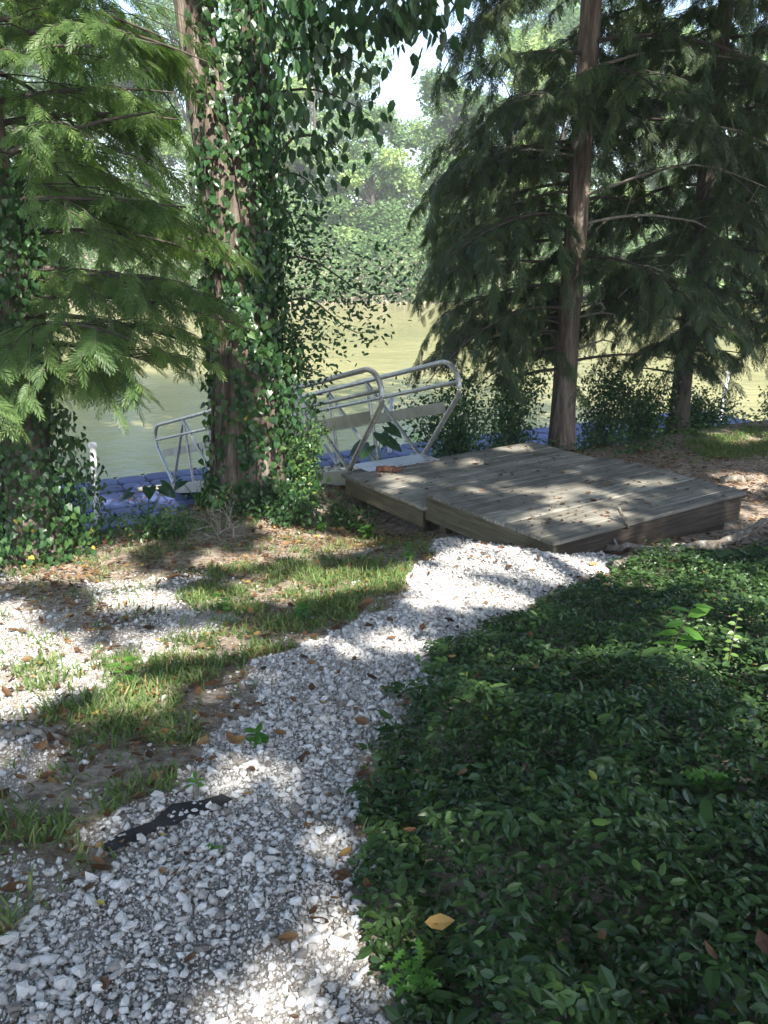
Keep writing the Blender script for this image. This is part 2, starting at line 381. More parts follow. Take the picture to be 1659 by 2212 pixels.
g = MB(); g.add(np.stack([GX, GY, gzv], -1).reshape(-1, 3), F, (pz*1.0+qz*.8*(~pz)).ravel())
tag(g.build('ground', M['ground'], smooth=True), kind='structure')
WZ = -2.74
wv = MB(); wx = np.array([-700, -100, 0, 100, 700.]); wy = np.array([9, 30, 60, 84.])
WX, WY = np.meshgrid(wx, wy); wi = np.arange(20).reshape(4, 5)
wv.add(np.stack([WX, WY, WX*0+WZ], -1).reshape(-1, 3), np.stack([wi[:-1, :-1], wi[:-1, 1:], wi[1:, 1:], wi[1:, :-1]], -1).reshape(-1, 4))
tag(wv.build('river_water', M['water'], smooth=True), kind='structure')

# ------------------------------------------------------------------ sun-gap map: gaps cut into the canopy overhead to shape the sun patches
def q_of(P):
    P = np.asarray(P, float); return P[..., :2]+TH*(P[..., 2:3])*COT
LITP = []
def lit_ground(pts): LITP.append([tuple(q_of(cast(a, b))) for a, b in pts])
def lit_level(pts, z): LITP.append([tuple(q_of(cast(a, b, z=z))) for a, b in pts])
LITD = []
def lit_ball(px, py, t, r): LITD.append((q_of(at(px, py, t)), r))
def blob(cx, cy, rx, ry, k=9, tilt=0):
    return [(cx+rx*cos(a)*(1+.2*sin(3*a+cx))-tilt*ry*sin(a), cy+ry*sin(a)*(1+.2*cos(2*a+cy))) for a in np.linspace(0, 2*pi, k, endpoint=False)]
lit_ground([(-300, 1290), (60, 1295), (120, 1370), (215, 1395), (270, 1470), (200, 1510), (90, 1530), (-300, 1590)])
lit_ground([(430, 1310), (540, 1262), (700, 1230), (870, 1238), (900, 1252), (790, 1272), (650, 1300), (520, 1322)])
lit_ground([(540, 1192), (600, 1160), (700, 1150), (790, 1165), (790, 1188), (680, 1203)])
lit_ground([(900, 1262), (935, 1205), (1000, 1182), (1120, 1185), (1280, 1212), (1330, 1245), (1230, 1262), (1120, 1232), (1010, 1252), (920, 1288)])
lit_ground(blob(1030, 1303, 140, 13)); lit_ground(blob(790, 1385, 110, 16)); lit_ground(blob(930, 1415, 60, 10))
lit_ground(blob(450, 1405, 130, 14)); lit_ground(blob(350, 1535, 90, 38, tilt=-.8)); lit_ground(blob(290, 1262, 60, 12)); lit_ground(blob(130, 1210, 140, 10))
lit_ground(blob(1540, 1390, 130, 95)); lit_ground(blob(960, 1525, 60, 32)); lit_ground(blob(1400, 1248, 110, 26)); lit_ground(blob(1600, 1570, 80, 50)); lit_ground(blob(1600, 1290, 70, 22)); lit_ground(blob(1500, 1680, 40, 30)); lit_ground(blob(1180, 1420, 40, 12))
lit_ground(blob(690, 2040, 150, 80, tilt=.5)); lit_ground(blob(510, 1722, 75, 40)); lit_ground(blob(790, 1700, 40, 20)); lit_ground(blob(560, 2170, 80, 50))
lit_ground(blob(1610, 945, 85, 14)); lit_ground(blob(1610, 1040, 70, 18)); lit_ground(blob(1640, 1110, 50, 16)); lit_ground(blob(1110, 1450, 30, 10))
lit_ground(blob(60, 1655, 60, 12)); lit_ground(blob(330, 1305, 120, 14)); lit_ground(blob(160, 1240, 160, 14)); lit_ground(blob(500, 1215, 120, 10)); lit_ground(blob(120, 1460, 190, 60)); lit_ground(blob(480, 1375, 90, 14)); lit_ground(blob(610, 1480, 60, 12)); lit_ground(blob(1480, 1190, 100, 8)); lit_ground(blob(800, 1850, 30, 16)); lit_ground(blob(20, 1920, 60, 20))
for a in ((1190, 1060, 70, 12), (1240, 1100, 60, 9), (1160, 1118, 45, 9), (1035, 1058, 40, 7), (1350, 1075, 30, 7), (1300, 1120, 70, 10), (1400, 1040, 60, 5), (1110, 1150, 40, 6), (1210, 1022, 40, 4)):
    lit_level(blob(*a), -.6)
for a in ((870, 1040, 45, 7), (830, 1062, 40, 6), (1120, 970, 60, 5), (1030, 1000, 45, 5), (950, 1010, 50, 4)): lit_level(blob(*a), -.75)
for a in ((625, 880, 8.55, .34), (640, 960, 8.65, .36), (650, 1050, 8.8, .36), (470, 700, 8.15, .2), (600, 780, 8.35, .2), (560, 380, 7.8, .3), (520, 300, 7.75, .38), (470, 90, 7.6, .35), (545, 50, 7.6, .25), (560, 690, 8.0, .16), (500, 640, 8.0, .12),
          (600, 1120, 8.2, .3), (30, 1150, 6.8, .4), (200, 1165, 7.2, .5), (330, 150, 7.3, .55), (240, 130, 7.3, .4), (380, 220, 7.4, .35), (240, 400, 7.2, .45), (420, 360, 7.4, .5), (60, 570, 6.6, .45), (200, 600, 7.0, .4), (130, 690, 6.8, .3), (60, 60, 7, .4), (300, 20, 7.4, .35), (340, 480, 7.5, .35), (480, 560, 7.8, .3), (330, 660, 7.6, .25), (120, 330, 7, .3),
          (1250, 480, 11.2, .2), (1240, 560, 11.3, .2), (1300, 420, 11, .3), (1330, 590, 11, .15), (1255, 330, 11, .12), (990, 330, 11.3, .3), (1480, 110, 11.3, .2), (1000, 600, 11.4, .2), (1180, 380, 11.2, .12), (1600, 330, 11.6, .3), (1450, 260, 11.4, .12),
          (1100, 350, 11, .15), (960, 450, 11.4, .25), (720, 730, 9, .15), (720, 640, 9, .12), (830, 870, 9.4, .3), (960, 830, 10, .3), (380, 960, 13, .4), (1570, 850, 20, .5), (1140, 200, 11, .2), (1200, 250, 11, .2)):
    lit_ball(*a)
LB = [(min(p[0] for p in P_)-.3, max(p[0] for p in P_)+.3, min(p[1] for p in P_)-.3, max(p[1] for p in P_)+.3) for P_ in LITP]
def is_open(P):
    q = q_of(P); x = q[:, 0]+.10*(fbm(q[:, 0], q[:, 1], .3, 3)-.5)*2; y = q[:, 1]+.10*(fbm(q[:, 0], q[:, 1], .3, 8)-.5)*2
    o = np.zeros(len(P), bool)
    for P_, b in zip(LITP, LB):
        m_ = (x > b[0]) & (x < b[1]) & (y > b[2]) & (y < b[3])
        if m_.any():
            for ox, oy in ((0, 0), (.13, 0), (-.13, 0), (0, .13), (0, -.13), (.09, .09), (-.09, .09), (.09, -.09), (-.09, -.09)): o[m_] |= inpoly(x[m_]+ox, y[m_]+oy, P_)
    for c, r in LITD: o |= (x-c[0])**2+(y-c[1])**2 < (r+.10)**2
    n1 = noise(q[:, 0], q[:, 1], .34, 91); n2 = noise(q[:, 0], q[:, 1], 1.7, 92)
    o |= (n1 > .86) & (n2 > .42)
    return o

# ------------------------------------------------------------------ leaf templates
def T_(v, f): return np.array(v, float), np.array(f, int)
LEAF = T_([(0, 0, 0), (.5, 0, -.05), (1, 0, -.16), (.22, .22, .03), (.62, .22, -.03), (.22, -.22, .03), (.62, -.22, -.03)],
          [(0, 1, 3), (3, 1, 4), (4, 1, 2), (0, 5, 1), (5, 6, 1), (6, 2, 1)])
HEART = T_([(0, 0, 0), (.45, 0, -.05), (1, 0, -.2), (-.08, .24, 0), (.2, .44, .02), (.6, .26, -.05), (-.08, -.24, 0), (.2, -.44, .02), (.6, -.26, -.05)],
           [(0, 1, 3), (3, 1, 4), (4, 1, 5), (5, 1, 2), (0, 6, 1), (6, 7, 1), (7, 8, 1), (8, 2, 1)])
def lobed():
    V = [(0, 0, 0), (.35, 0, .01), (.7, 0, -.02), (1, 0, -.1)]; F = []
    for sg in (1, -1):
        o = [(.05, .03), (.18, .22), (.27, .07), (.42, .34), (.52, .09), (.68, .27), (.78, .08), (.9, .12)]; b = len(V); V += [(x, sg*y, .02*(i % 2)) for i, (x, y) in enumerate(o)]
        fan = [(0, 0, 1), (0, 1, 2), (0, 2, -1), (1, 2, 3), (1, 3, 4), (1, 4, -2), (2, 4, 5), (2, 5, 6), (2, 6, -3), (3, 6, 7)]
        for m_, i, j in fan: F.append((m_, b+i, b+j) if j >= 0 else (m_, b+i, -j))
    return T_(V, F)
LOBED = lobed()
QUAD = T_([(0, 0, 0), (.5, .3, .06), (1, 0, 0), (.5, -.3, .06)], [(0, 1, 2, 3)])
CURL = T_([(0, 0, .10), (.35, 0, 0), (.7, 0, .02), (1, 0, .14), (.2, .18, .10), (.55, .26, .13), (.82, .12, .15), (.2, -.18, .06), (.55, -.26, .04), (.82, -.12, .10)],
          [(0, 1, 4), (4, 1, 5), (5, 1, 2), (5, 2, 6), (6, 2, 3), (0, 7, 1), (7, 8, 1), (8, 2, 1), (8, 9, 2), (9, 3, 2)])
def frond(pairs, teeth, blen=.42, droop=.22, bw=.045):
    V = []; Fc = []
    def add(v, f):
        b = len(V); V.extend(v); Fc.extend([tuple(b+i for i in t) for t in f])
    add([(0, .012, 0), (0, -.012, 0), (1, 0, -droop)], [(0, 1, 2)])
    for i in range(pairs):
        x = .08+.88*i/(pairs-1)
        for s in (1, -1):
            L = blen*(1-.55*x)*(.55+.45*min(1, x*5)); a = radians(48-18*x)+.1*s*(i % 3-1)
            d = np.array([cos(a), s*sin(a), -.12-.1*(i % 2)]); d /= np.linalg.norm(d); o = np.array([x+.015*s, 0, -droop*x*x])
            nrm = np.array([-d[1], d[0], 0]); nrm /= np.linalg.norm(nrm)
            if teeth == 0:
                wv_ = bw; add([o, o+d*L*.45+nrm*wv_, o+d*L, o+d*L*.45-nrm*wv_], [(0, 1, 2), (0, 2, 3)])
            else:
                for k in range(teeth):
                    t0 = L*k/teeth; t1 = L*(k+.75)/teeth; tm = L*(k+1.1)/teeth; wv_ = .062*(1-.5*k/teeth)
                    for q in (1, -1):
                        add([o+d*t0, o+d*t1, o+d*tm+nrm*q*wv_+np.array([0, 0, -.008])], [(0, 1, 2)] if q > 0 else [(0, 2, 1)])
    return np.array(V, float), np.array(Fc, int)
FR_NEAR = frond(9, 3, .46, .2); FR_MID = frond(8, 0, .50); FR_FINE = frond(10, 0, .50, .16, .027); FR_THIN = frond(8, 0, .44, .12, .032); FR_HANG = frond(7, 0, .34, .1)

# ------------------------------------------------------------------ bald cypress trees
def cypress(label, base, H, r0, zlow, nl, Lf, seed, near=False, hang=.6, bias=None, group=None, cull=None, bark='bark', leaf='cyp', bare=(), twigs=13, nfr=9, low=True, flen=.30, seg=14, biasp=.7, maxz=None):
    global rng
    keep = rng; rng = np.random.default_rng(seed)
    bx, by = base; bz = float(gz(bx, by)); t = empty('cypress_tree', (bx, by, bz), label, 'tree', group)
    m = MB(); hs = np.concatenate([[-.3, 0, .15, .35, .7], np.linspace(1.1, H, 26)])
    wob = .05*np.cumsum(rng.normal(0, 1, (len(hs), 2)), 0)*r0
    pts = np.stack([bx+wob[:, 0]*.8, by+wob[:, 1]*.8, bz+hs], 1)
    rad = r0*(1-.8*hs/H)*(1+.55*np.exp(-np.maximum(hs, 0)/.35))
    m.tube(pts, rad, seg, lump=.12, cap=False)
    lm = m; FP = []; FD = []; FN = []; FL = []
    for i in range(nl):
        u = (i+.5)/nl; h = zlow+(H*.98-zlow)*u**1.15
        if maxz and h > maxz and i % 2: continue
        az = i*2.39996+rng.uniform(-.4, .4)
        if bias is not None and rng.random() < biasp: az = bias+rng.normal(0, .55)
        L = Lf(h)*rng.uniform(.75, 1.15); d = np.array([cos(az), sin(az)])
        s = np.linspace(0, 1, 9); up = rng.uniform(.05, .3); dr = rng.uniform(.3, .62)*(.75 if near else 1)
        c0 = np.array([np.interp(h, hs, pts[:, 0]), np.interp(h, hs, pts[:, 1])])
        side = np.array([-d[1], d[0]])*rng.uniform(-.15, .15)*L
        P = np.stack([c0[0]+d[0]*L*s+side[0]*s*s, c0[1]+d[1]*L*s+side[1]*s*s, bz+h+L*(up*s-dr*s*s)], 1)
        if cull is not None:
            cu = np.where(cull(P)[2:])[0]
            if len(cu):
                ke = cu[0]+2
                if ke < 4: continue
                P = P[:ke]; P = np.stack([np.interp(np.linspace(0, ke-1, 9), np.arange(ke), P[:, j]) for j in range(3)], 1)
        lm.tube(P, .026*(L/3)*(1-.88*s)+.003, 5, cap=False, mi=1)
        for k in range(twigs):
            a = .12+.88*(k+rng.random())/twigs; sg = 1 if k % 2 else -1
            p0 = np.array([np.interp(a, s, P[:, j]) for j in range(3)]); ta = sg*radians(rng.uniform(30, 75))
            dd = np.array([d[0]*cos(ta)-d[1]*sin(ta), d[0]*sin(ta)+d[1]*cos(ta)])
            l = L*(.42-.22*a)*rng.uniform(.7, 1.3)+.12; sg2 = np.linspace(0, 1, 5); dz = rng.uniform(.25, .8)*hang*2
            Q = np.stack([p0[0]+dd[0]*l*sg2, p0[1]+dd[1]*l*sg2, p0[2]+l*(.1*sg2-dz*sg2**2)], 1)
            if cull is not None and cull(Q)[2:].any(): continue
            lm.tube(Q, .006*(1-.8*sg2)+.0012, 3, cap=False, mi=1)
            aa = rng.uniform(.05, 1, nfr); q = np.stack([np.interp(aa, sg2, Q[:, j]) for j in range(3)], 1)
            td = unit(np.gradient(Q, axis=0))[np.clip((aa*4).astype(int), 0, 4)]
            sd = np.cross(td, [0, 0, 1.])*rng.choice([-1, 1], nfr)[:, None]
            D = td*rng.uniform(.3, 1, nfr)[:, None]+sd*rng.uniform(.2, .9, nfr)[:, None]+np.array([0, 0, -1.])*hang*rng.uniform(.5, 1.6, nfr)[:, None]
            FP.append(q); FD.append(D); FN.append(np.array([0, 0, 1.])+rng.normal(0, .35, (nfr, 3))+d_pad(d)*.4); FL.append(rng.uniform(.6, 1.2, nfr)*flen)
    FP = np.concatenate(FP); FD = np.concatenate(FD); FN = np.concatenate(FN); FL = np.concatenate(FL)
    if cull is not None:
        kp = ~cull(FP); FP, FD, FN, FL = FP[kp], FD[kp], FN[kp], FL[kp]
    lm.build('trunk', [M[bark], M['limb']], t, True)
    tint = np.clip(.45+.5*(noise(FP[:, 0]+FP[:, 2], FP[:, 1]-FP[:, 2], .8, seed)-.5)+rng.normal(0, .16, len(FP)), 0, 1)
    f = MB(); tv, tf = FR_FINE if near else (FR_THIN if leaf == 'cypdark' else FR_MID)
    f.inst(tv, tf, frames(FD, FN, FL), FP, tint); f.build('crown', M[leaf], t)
    for (h, az, L, up) in bare:
        s = np.linspace(0, 1, 9); d = np.array([cos(az), sin(az)]); wv_ = .06*np.cumsum(rng.normal(0, 1, 9))
        P = np.stack([bx+d[0]*L*s, by+d[1]*L*s, bz+h+L*(up*s-.35*s**3)+wv_*s*.6], 1); b = MB(); b.tube(P, .018*(1-.8*s)+.003, 5)
        for k in range(7):
            a = rng.uniform(.3, 1); p0 = np.array([np.interp(a, s, P[:, j]) for j in range(3)]); dd = rand_dir(1)[0]
            b.tube([p0, p0+dd*.2*L*.6, p0+dd*.42*L*.6+np.array([0, 0, -.05])], [.005, .003, .0015], 3)
        b.build('bare_branch', M['twig'], t)
    rng = keep; return t
def d_pad(d): return np.array([d[0], d[1], 0.])
def near_cull(P): return (P[:, 1] < 5.3) | ((P[:, 1] < 6) & (P[:, 2] > 0) & (P[:, 0] > -1.5))
def pix(P):
    dz = P[:, 2]-CAMZ; t = P[:, 1]*CP-dz*SP; t = np.where(t < .1, .1, t)
    return CX+FPX*P[:, 0]/t, CY-FPX*(P[:, 1]*SP+dz*CP)/t

LEFTC = at(75, 1175, 7.2)
def lcull(P):        # the tree's own outline: it leans its foliage left of the ivy trunk and stops above the water
    x, y, z = P.T
    return near_cull(P) | (x > -1.25+.8*(noise(z, y, .45, 4)-.5)-.35*(z > 2.2)) | ((z < .15+.35*noise(x, y, .4, 6)+.35*np.clip(x+2.6, 0, 1)) & (x > -3.6)) | ((z < -.2) & (x > -4.4))
cypress('feathery green cypress at the far left, spraying branches over the brown water', LEFTC[:2], 15, .19, 1.5, 88,
        lambda h: 3.4-.15*h if h < 9 else max(.6, 2.1-.3*(h-9)), 11, near=True, hang=.38, bias=.25, cull=lcull, biasp=.6, twigs=17, nfr=27, flen=.175, maxz=4.6)
cypress('dim cypress standing on the bank behind the leftmost ivy column', (-5.6, 11.2), 16, .2, 1.6, 60,
        lambda h: 3.6-.15*h, 12, hang=.6, cull=lambda P: (P[:, 0] > -2.2) | (P[:, 2] < .6+.3*noise(P[:, 0], P[:, 1], .5, 2)), twigs=12, nfr=9, flen=.34, maxz=9)
def rcull(P):
    x, y, z = P.T; lim = .45+.12*z*0+.55*(noise(z, y, .7, 14)-.5)+.28*np.maximum(0, z-1.3)*.35
    hole = ((x-2.35)**2+(z-4.6)**2*.6 < .10)
    return (x < lim) | (y < 9.4) | (z < -.40+.55*noise(x, y, .45, 15)) | hole
C1 = at(1216, 958, 12.1)
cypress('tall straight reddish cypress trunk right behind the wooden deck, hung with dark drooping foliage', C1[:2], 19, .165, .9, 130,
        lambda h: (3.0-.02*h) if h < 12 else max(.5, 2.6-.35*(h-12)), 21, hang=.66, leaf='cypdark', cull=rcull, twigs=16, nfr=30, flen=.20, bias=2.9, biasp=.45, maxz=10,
        bare=[(3.2, -.3, 2.0, .25), (3.55, -.5, 2.3, .35), (4.3, -.2, 2.6, .22), (4.05, 3.4, 1.2, .15), (2.55, -.6, 1.6, .3), (1.95, -.9, .8, .35), (1.75, 2.6, 1.1, .25), (2.2, -1.3, .9, .3), (1.5, -.7, .8, .45), (5.1, -.4, 2.4, .2)])
C2 = at(1464, 925, 13.2)
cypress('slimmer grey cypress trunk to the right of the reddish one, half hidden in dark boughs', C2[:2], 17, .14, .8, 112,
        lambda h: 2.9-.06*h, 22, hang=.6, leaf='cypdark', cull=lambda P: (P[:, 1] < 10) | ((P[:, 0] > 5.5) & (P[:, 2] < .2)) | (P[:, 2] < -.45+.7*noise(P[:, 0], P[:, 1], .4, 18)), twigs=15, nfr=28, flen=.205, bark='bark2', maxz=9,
        bare=[(3.0, -2.2, 1.3, .3), (3.7, -1.2, 1.6, .3), (2.3, 3.8, 1.8, .2), (4.4, -2.6, 1.4, .35), (2.7, 3.3, 1.9, .1), (3.4, -1.8, 1.2, .5), (4.9, 3.6, 1.8, .2), (1.9, -1.9, 1.1, .2)])
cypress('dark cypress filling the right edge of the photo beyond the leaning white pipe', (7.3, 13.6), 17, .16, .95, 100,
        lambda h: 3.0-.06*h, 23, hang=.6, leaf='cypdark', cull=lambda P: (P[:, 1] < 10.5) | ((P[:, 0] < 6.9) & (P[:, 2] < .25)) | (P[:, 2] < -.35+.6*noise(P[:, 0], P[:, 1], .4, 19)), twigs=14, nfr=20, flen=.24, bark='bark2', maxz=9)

# ------------------------------------------------------------------ the big ivy-covered tree
IB = at(540, 1085, 9.07); IB[2] = gz(IB[0], IB[1])
def ivy_tree():
    t = empty('large_tree', IB, 'massive old tree with furrowed bark, wrapped in ivy, standing left of the metal gangway', 'tree')
    m = MB(); hs = np.concatenate([[-.5, -.2, 0, .12, .3, .55], np.linspace(.85, 3.3, 12)]); n = len(hs); seg = 44
    a = np.arange(seg)*2*pi/seg; cx = IB[0]+.02*np.sin(hs*1.3); r = .345-.018*hs+.16*np.exp(-np.maximum(hs, 0)/.28)
    rr = r[:, None]*(1+.07*np.sin(a*5+1)[None]*np.exp(-np.maximum(hs, 0)/.6)[:, None]+.045*np.sin(a*13+.8*np.sin(hs*2.3)[:, None]+1.5*np.sin(a*3))+.05*(noise(np.broadcast_to(a*6, (n, seg)), np.repeat(hs[:, None], seg, 1)*3, 1, 5)-.5))
    V = np.stack([cx[:, None]+rr*np.cos(a), IB[1]+rr*np.sin(a), np.repeat((IB[2]+hs)[:, None], seg, 1)], -1)
    i = np.arange(n-1)[:, None]*seg; j = np.arange(seg)[None]; k = (j+1) % seg
    m.add(V.reshape(-1, 3), np.stack([i+j, i+k, i+seg+k, i+seg+j], -1).reshape(-1, 4)); m.build('trunk', M['bark'], t, True)
    top = np.array([IB[0], IB[1], IB[2]+3.05])
    for sgn, dx, rb in ((-1, -.75, .20), (1, .45, .17)):
        f = MB(); s = np.linspace(0, 1, 14)
        P = top+np.stack([sgn*.13+dx*s*1.2+sgn*.05*np.sin(s*5), .1*s, 12*s], 1); f.tube(P, rb*(1-.6*s), 16, lump=.15, cap=False); f.build('fork_stem', M['bark'], t, True)
    # crown high above the frame
    c = MB(); lim = MB(); LP = []
    for i in range(90):
        az = i*2.4; s = np.linspace(0, 1, 7); h = rng.uniform(7.5, 19); L = rng.uniform(2.5, 6.5)*(1 if h < 15 else .7)
        P = top+np.stack([cos(az)*L*s, sin(az)*L*s, (h-3.05)+L*.3*s-.2*L*s*s], 1)
        if P[-1, 1] < 6: continue
        lim.tube(np.vstack([[top[0], top[1], P[0, 2]-1.5], P]), .06*(1-.8*np.linspace(0, 1, 8))+.006, 5, cap=False)
        for q in P[2:]: LP.append(q+rng.normal(0, .5, (75, 3)))
    LP = np.concatenate(LP); n = len(LP)
    c.inst(*LEAF, frames(rand_dir(n, .5)+np.array([0, 0, -.4]), rand_dir(n)+np.array([0, 0, .8]), rng.uniform(.16, .30, n)), LP, rng.random(n)*.8)
    lim.build('limb', M['bark2'], t); c.build('crown', M['ivy'], t)
    # leafy side boughs reaching into the frame on the right
    for (px0, py0, px1, py1, t0, t1, nl_, ls, dz) in ((600, -20, 1010, -15, 7.0, 6.4, 280, .145, .32), (640, 5, 940, 15, 7.3, 6.8, 180, .14, .30), (620, 110, 815, 165, 7.4, 6.9, 110, .13, .30), (600, 200, 800, 250, 7.6, 7.0, 95, .12, .36), (630, 300, 750, 345, 7.6, 7.2, 90, .115, .36),
                                                     (590, 60, 700, 40, 7.3, 7.0, 60, .12, .4), (600, 380, 700, 430, 7.8, 7.5, 70, .09, .3)):
        A = at(px0, py0, t0); B = at(px1, py1, t1); s = np.linspace(0, 1, 8)[:, None]; P = A*(1-s)+B*s; P[:, 2] += .10*np.sin(s[:, 0]*pi); P = np.vstack([[top*.35+A*.65], P])
        b = MB(); b.tube(P, np.linspace(.016, .003, 9), 5); bo = b.build('leafy_bough', M['limb'], t)
        q = np.stack([np.interp(rng.random(nl_)**.8*8, np.arange(9), P[:, j]) for j in range(3)], 1)+rng.normal(0, .09, (nl_, 3)); q[:, 2] -= rng.random(nl_)**1.3*dz
        D = rand_dir(nl_, .2)*.45+np.array([.1, 0, -1.]); l = MB(); W = rng.uniform(.55, 1.15, nl_)*ls
        l.inst(*LEAF, frames(D, rand_dir(nl_, .3), W, W*1.2), q, rng.random(nl_)*.45); l.build('foliage', M['ivy'], bo)
    # small-leaved oak bough hanging over the water
    for (A, B, nl_) in ((at(600, 560, 9), at(880, 640, 9.6), 420), (at(620, 650, 9), at(830, 720, 9.6), 420), (at(600, 450, 8.8), at(690, 560, 9.2), 420), (at(610, 700, 9), at(700, 810, 9.2), 500)):
        s = np.linspace(0, 1, 8)[:, None]; P = A*(1-s)+B*s; P[:, 2] += .1*np.sin(s[:, 0]*7)
        b = MB(); b.tube(P, np.linspace(.014, .002, 8), 4); bo = b.build('small_leaved_bough', M['limb'], t)
        q = np.stack([np.interp(rng.random(nl_)*7, np.arange(8), P[:, j]) for j in range(3)], 1)+rng.normal(0, .14, (nl_, 3))
        l = MB(); l.inst(*LEAF, frames(rand_dir(nl_, .5)+np.array([0, 0, -.3]), rand_dir(nl_)+np.array([0, 0, .8]), rng.uniform(.05, .085, nl_)), q, rng.random(nl_)*.6); l.build('foliage', M['ivy'], bo)
ivy_tree()

def climber(name, label, cx, cy, z0, z1, rfun, dens, seed, size=(.05, .10), bulge=None, back=True, group=None):
    """leaves clinging to a trunk; rfun(h) = trunk radius, dens(az,h) = chance"""
    r_ = np.random.default_rng(seed); n = dens[1]
    t = empty(name, (cx, cy, z0), label, 'climbing plant', group)
    az = r_.uniform(0, 2*pi, n); h = r_.uniform(0, z1-z0, n); kp = r_.random(n) < dens[0](az, h); az = az[kp]; h = h[kp]; n = len(az)
    off = np.abs(r_.normal(0, .05, n))+.015
    if bulge: off += bulge(az, h)*r_.random(n)
    r = rfun(h)+off; P = np.stack([cx+r*np.cos(az), cy+r*np.sin(az), z0+h], 1)
    nn = np.stack([np.cos(az), np.sin(az), np.full(n, .45)], 1)+r_.normal(0, .33, (n, 3))
    D = np.stack([r_.normal(0, .5, n), r_.normal(0, .5, n), np.full(n, -1.)], 1)
    L = r_.uniform(*size, n); l = MB(); l.inst(*HEART, frames(D, nn, L), P, np.clip(r_.beta(2, 2.6, n)*.88+(r_.random(n) > .997)*.6, 0, 1))
    l.build('foliage', M['ivy'], t)
    v = MB()
    for k in range(16):
        a0 = r_.uniform(0, 2*pi); hh = np.linspace(0, (z1-z0)*r_.uniform(.5, 1), 26); aa = a0+.35*np.sin(hh*r_.uniform(.8, 2)+a0); rr = rfun(hh)+.012
        v.tube(np.stack([cx+rr*np.cos(aa), cy+rr*np.sin(aa), z0+hh-.02], 1), r_.uniform(.006, .016), 5)
    v.build('vine_stem', M['limb'], t); return t
def d_big(az, h):
    f = -pi/2; dl = np.abs((az-(f-.62)+pi) % (2*pi)-pi); right = np.cos(az-0.05)     # bare strip on the left front
    d = .62+.9*np.clip(right, 0, 1); d *= np.where((dl < .55) & (h < 2.1)&(h>.25), .2, 1)
    d *= .35+1.2*(noise(az*3, h*3, 1.0, 44) > .42); d *= np.where(h > 2.6, .75, 1); d *= np.where((h > 2.3) & (right < .2), .45, 1); return d+.5*(h < .35)
climber('climbing_ivy', 'broad leaved ivy clinging to the massive trunk beside the gangway', IB[0], IB[1], IB[2], IB[2]+4.9,
        lambda h: .36-.018*h+.14*np.exp(-h/.28), (d_big, 12500), 5, (.042, .095), lambda az, h: .30*np.clip(np.cos(az-.1), 0, 1)**2*(1+.5*np.sin(h*2.1))*np.clip(1.5-h*.3, .3, 1))
climber('climbing_ivy', 'thick ivy column covering the trunk at the left edge of the photo', LEFTC[0], LEFTC[1], float(gz(LEFTC[0], LEFTC[1])), 2.2,
        lambda h: .2+.12*np.exp(-h/.3), (lambda az, h: .95-.12*h, 8000), 6, (.035, .07), lambda az, h: (.30*np.clip(1.35-h*.42, .12, 1))*(1+.3*np.sin(h*3+az)))

# ------------------------------------------------------------------ unseen trees round the viewer, added to shade the foreground; crowns opened for sun patches
def canopy_trees():
    roots = [(5.2, -5.5, 'unseen broad shade tree rooted behind the viewer, right of the path'), (-4.4, -4.5, 'unseen broad shade tree rooted behind the viewer, left of the path'),
             (9.3, 2.5, 'unseen broad shade tree beyond the ground cover, outside the right edge'), (10.5, 9.0, 'unseen broad shade tree on the bank, outside the right edge'), (1.5, -11.0, 'farthest unseen shade tree behind the viewer')]
    n = 120000; qx = rng.uniform(-9.5, 10.5, n); qy = rng.uniform(-3, 19.5, n); H = rng.uniform(7.5, 15, n)+.8*noise(qx, qy, 1.2, 70)
    P = np.stack([qx-TH[0]*COT*H, qy-TH[1]*COT*H, H], 1)
    kp = ~is_open(P); edge = np.maximum(np.maximum(-8.0-qx, qx-9.0), qy-17.5); kp &= rng.random(n) > edge/1.6
    kp &= ~((P[:, 1] > 0) & (P[:, 2]-CAMZ < (P[:, 1]+.5)*.75))                    # nothing dips into view
    P = P[kp]; own = np.argmin([(P[:, 0]-r[0])**2+(P[:, 1]-r[1])**2 for r in roots], 0)
    for i, (x, y, lab) in enumerate(roots):
        z = float(gz(x, y)); t = empty('unseen_shade_tree', (x, y, z), lab, 'tree', 'unseen shade trees around the viewer'); q = P[own == i]; n = len(q)
        tr = MB(); s = np.linspace(0, 1, 9); tr.tube(np.stack([x+.3*np.sin(s*3)*s, y+0*s, z-.2+13*s], 1), .32*(1-.75*s), 10, lump=.1, cap=False)
        for k in range(14):
            if n == 0: break
            e = q[rng.integers(n)]; a = np.array([x, y, z+rng.uniform(4.5, 9)]); s = np.linspace(0, 1, 6)[:, None]; tr.tube(a*(1-s)+e*s+np.array([0, 0, .5])*np.sin(s*pi), np.linspace(.06, .012, 6), 5, cap=False)
        tr.build('trunk', M['bark2'], t, True)
        c = MB(); L = rng.uniform(.2, .34, n); c.inst(*QUAD, frames(rand_dir(n, .25), np.array([0, 0, 1.])+rng.normal(0, .45, (n, 3)), L, L*1.1), q, rng.random(n)); c.build('crown', M['ivy'], t)
canopy_trees()

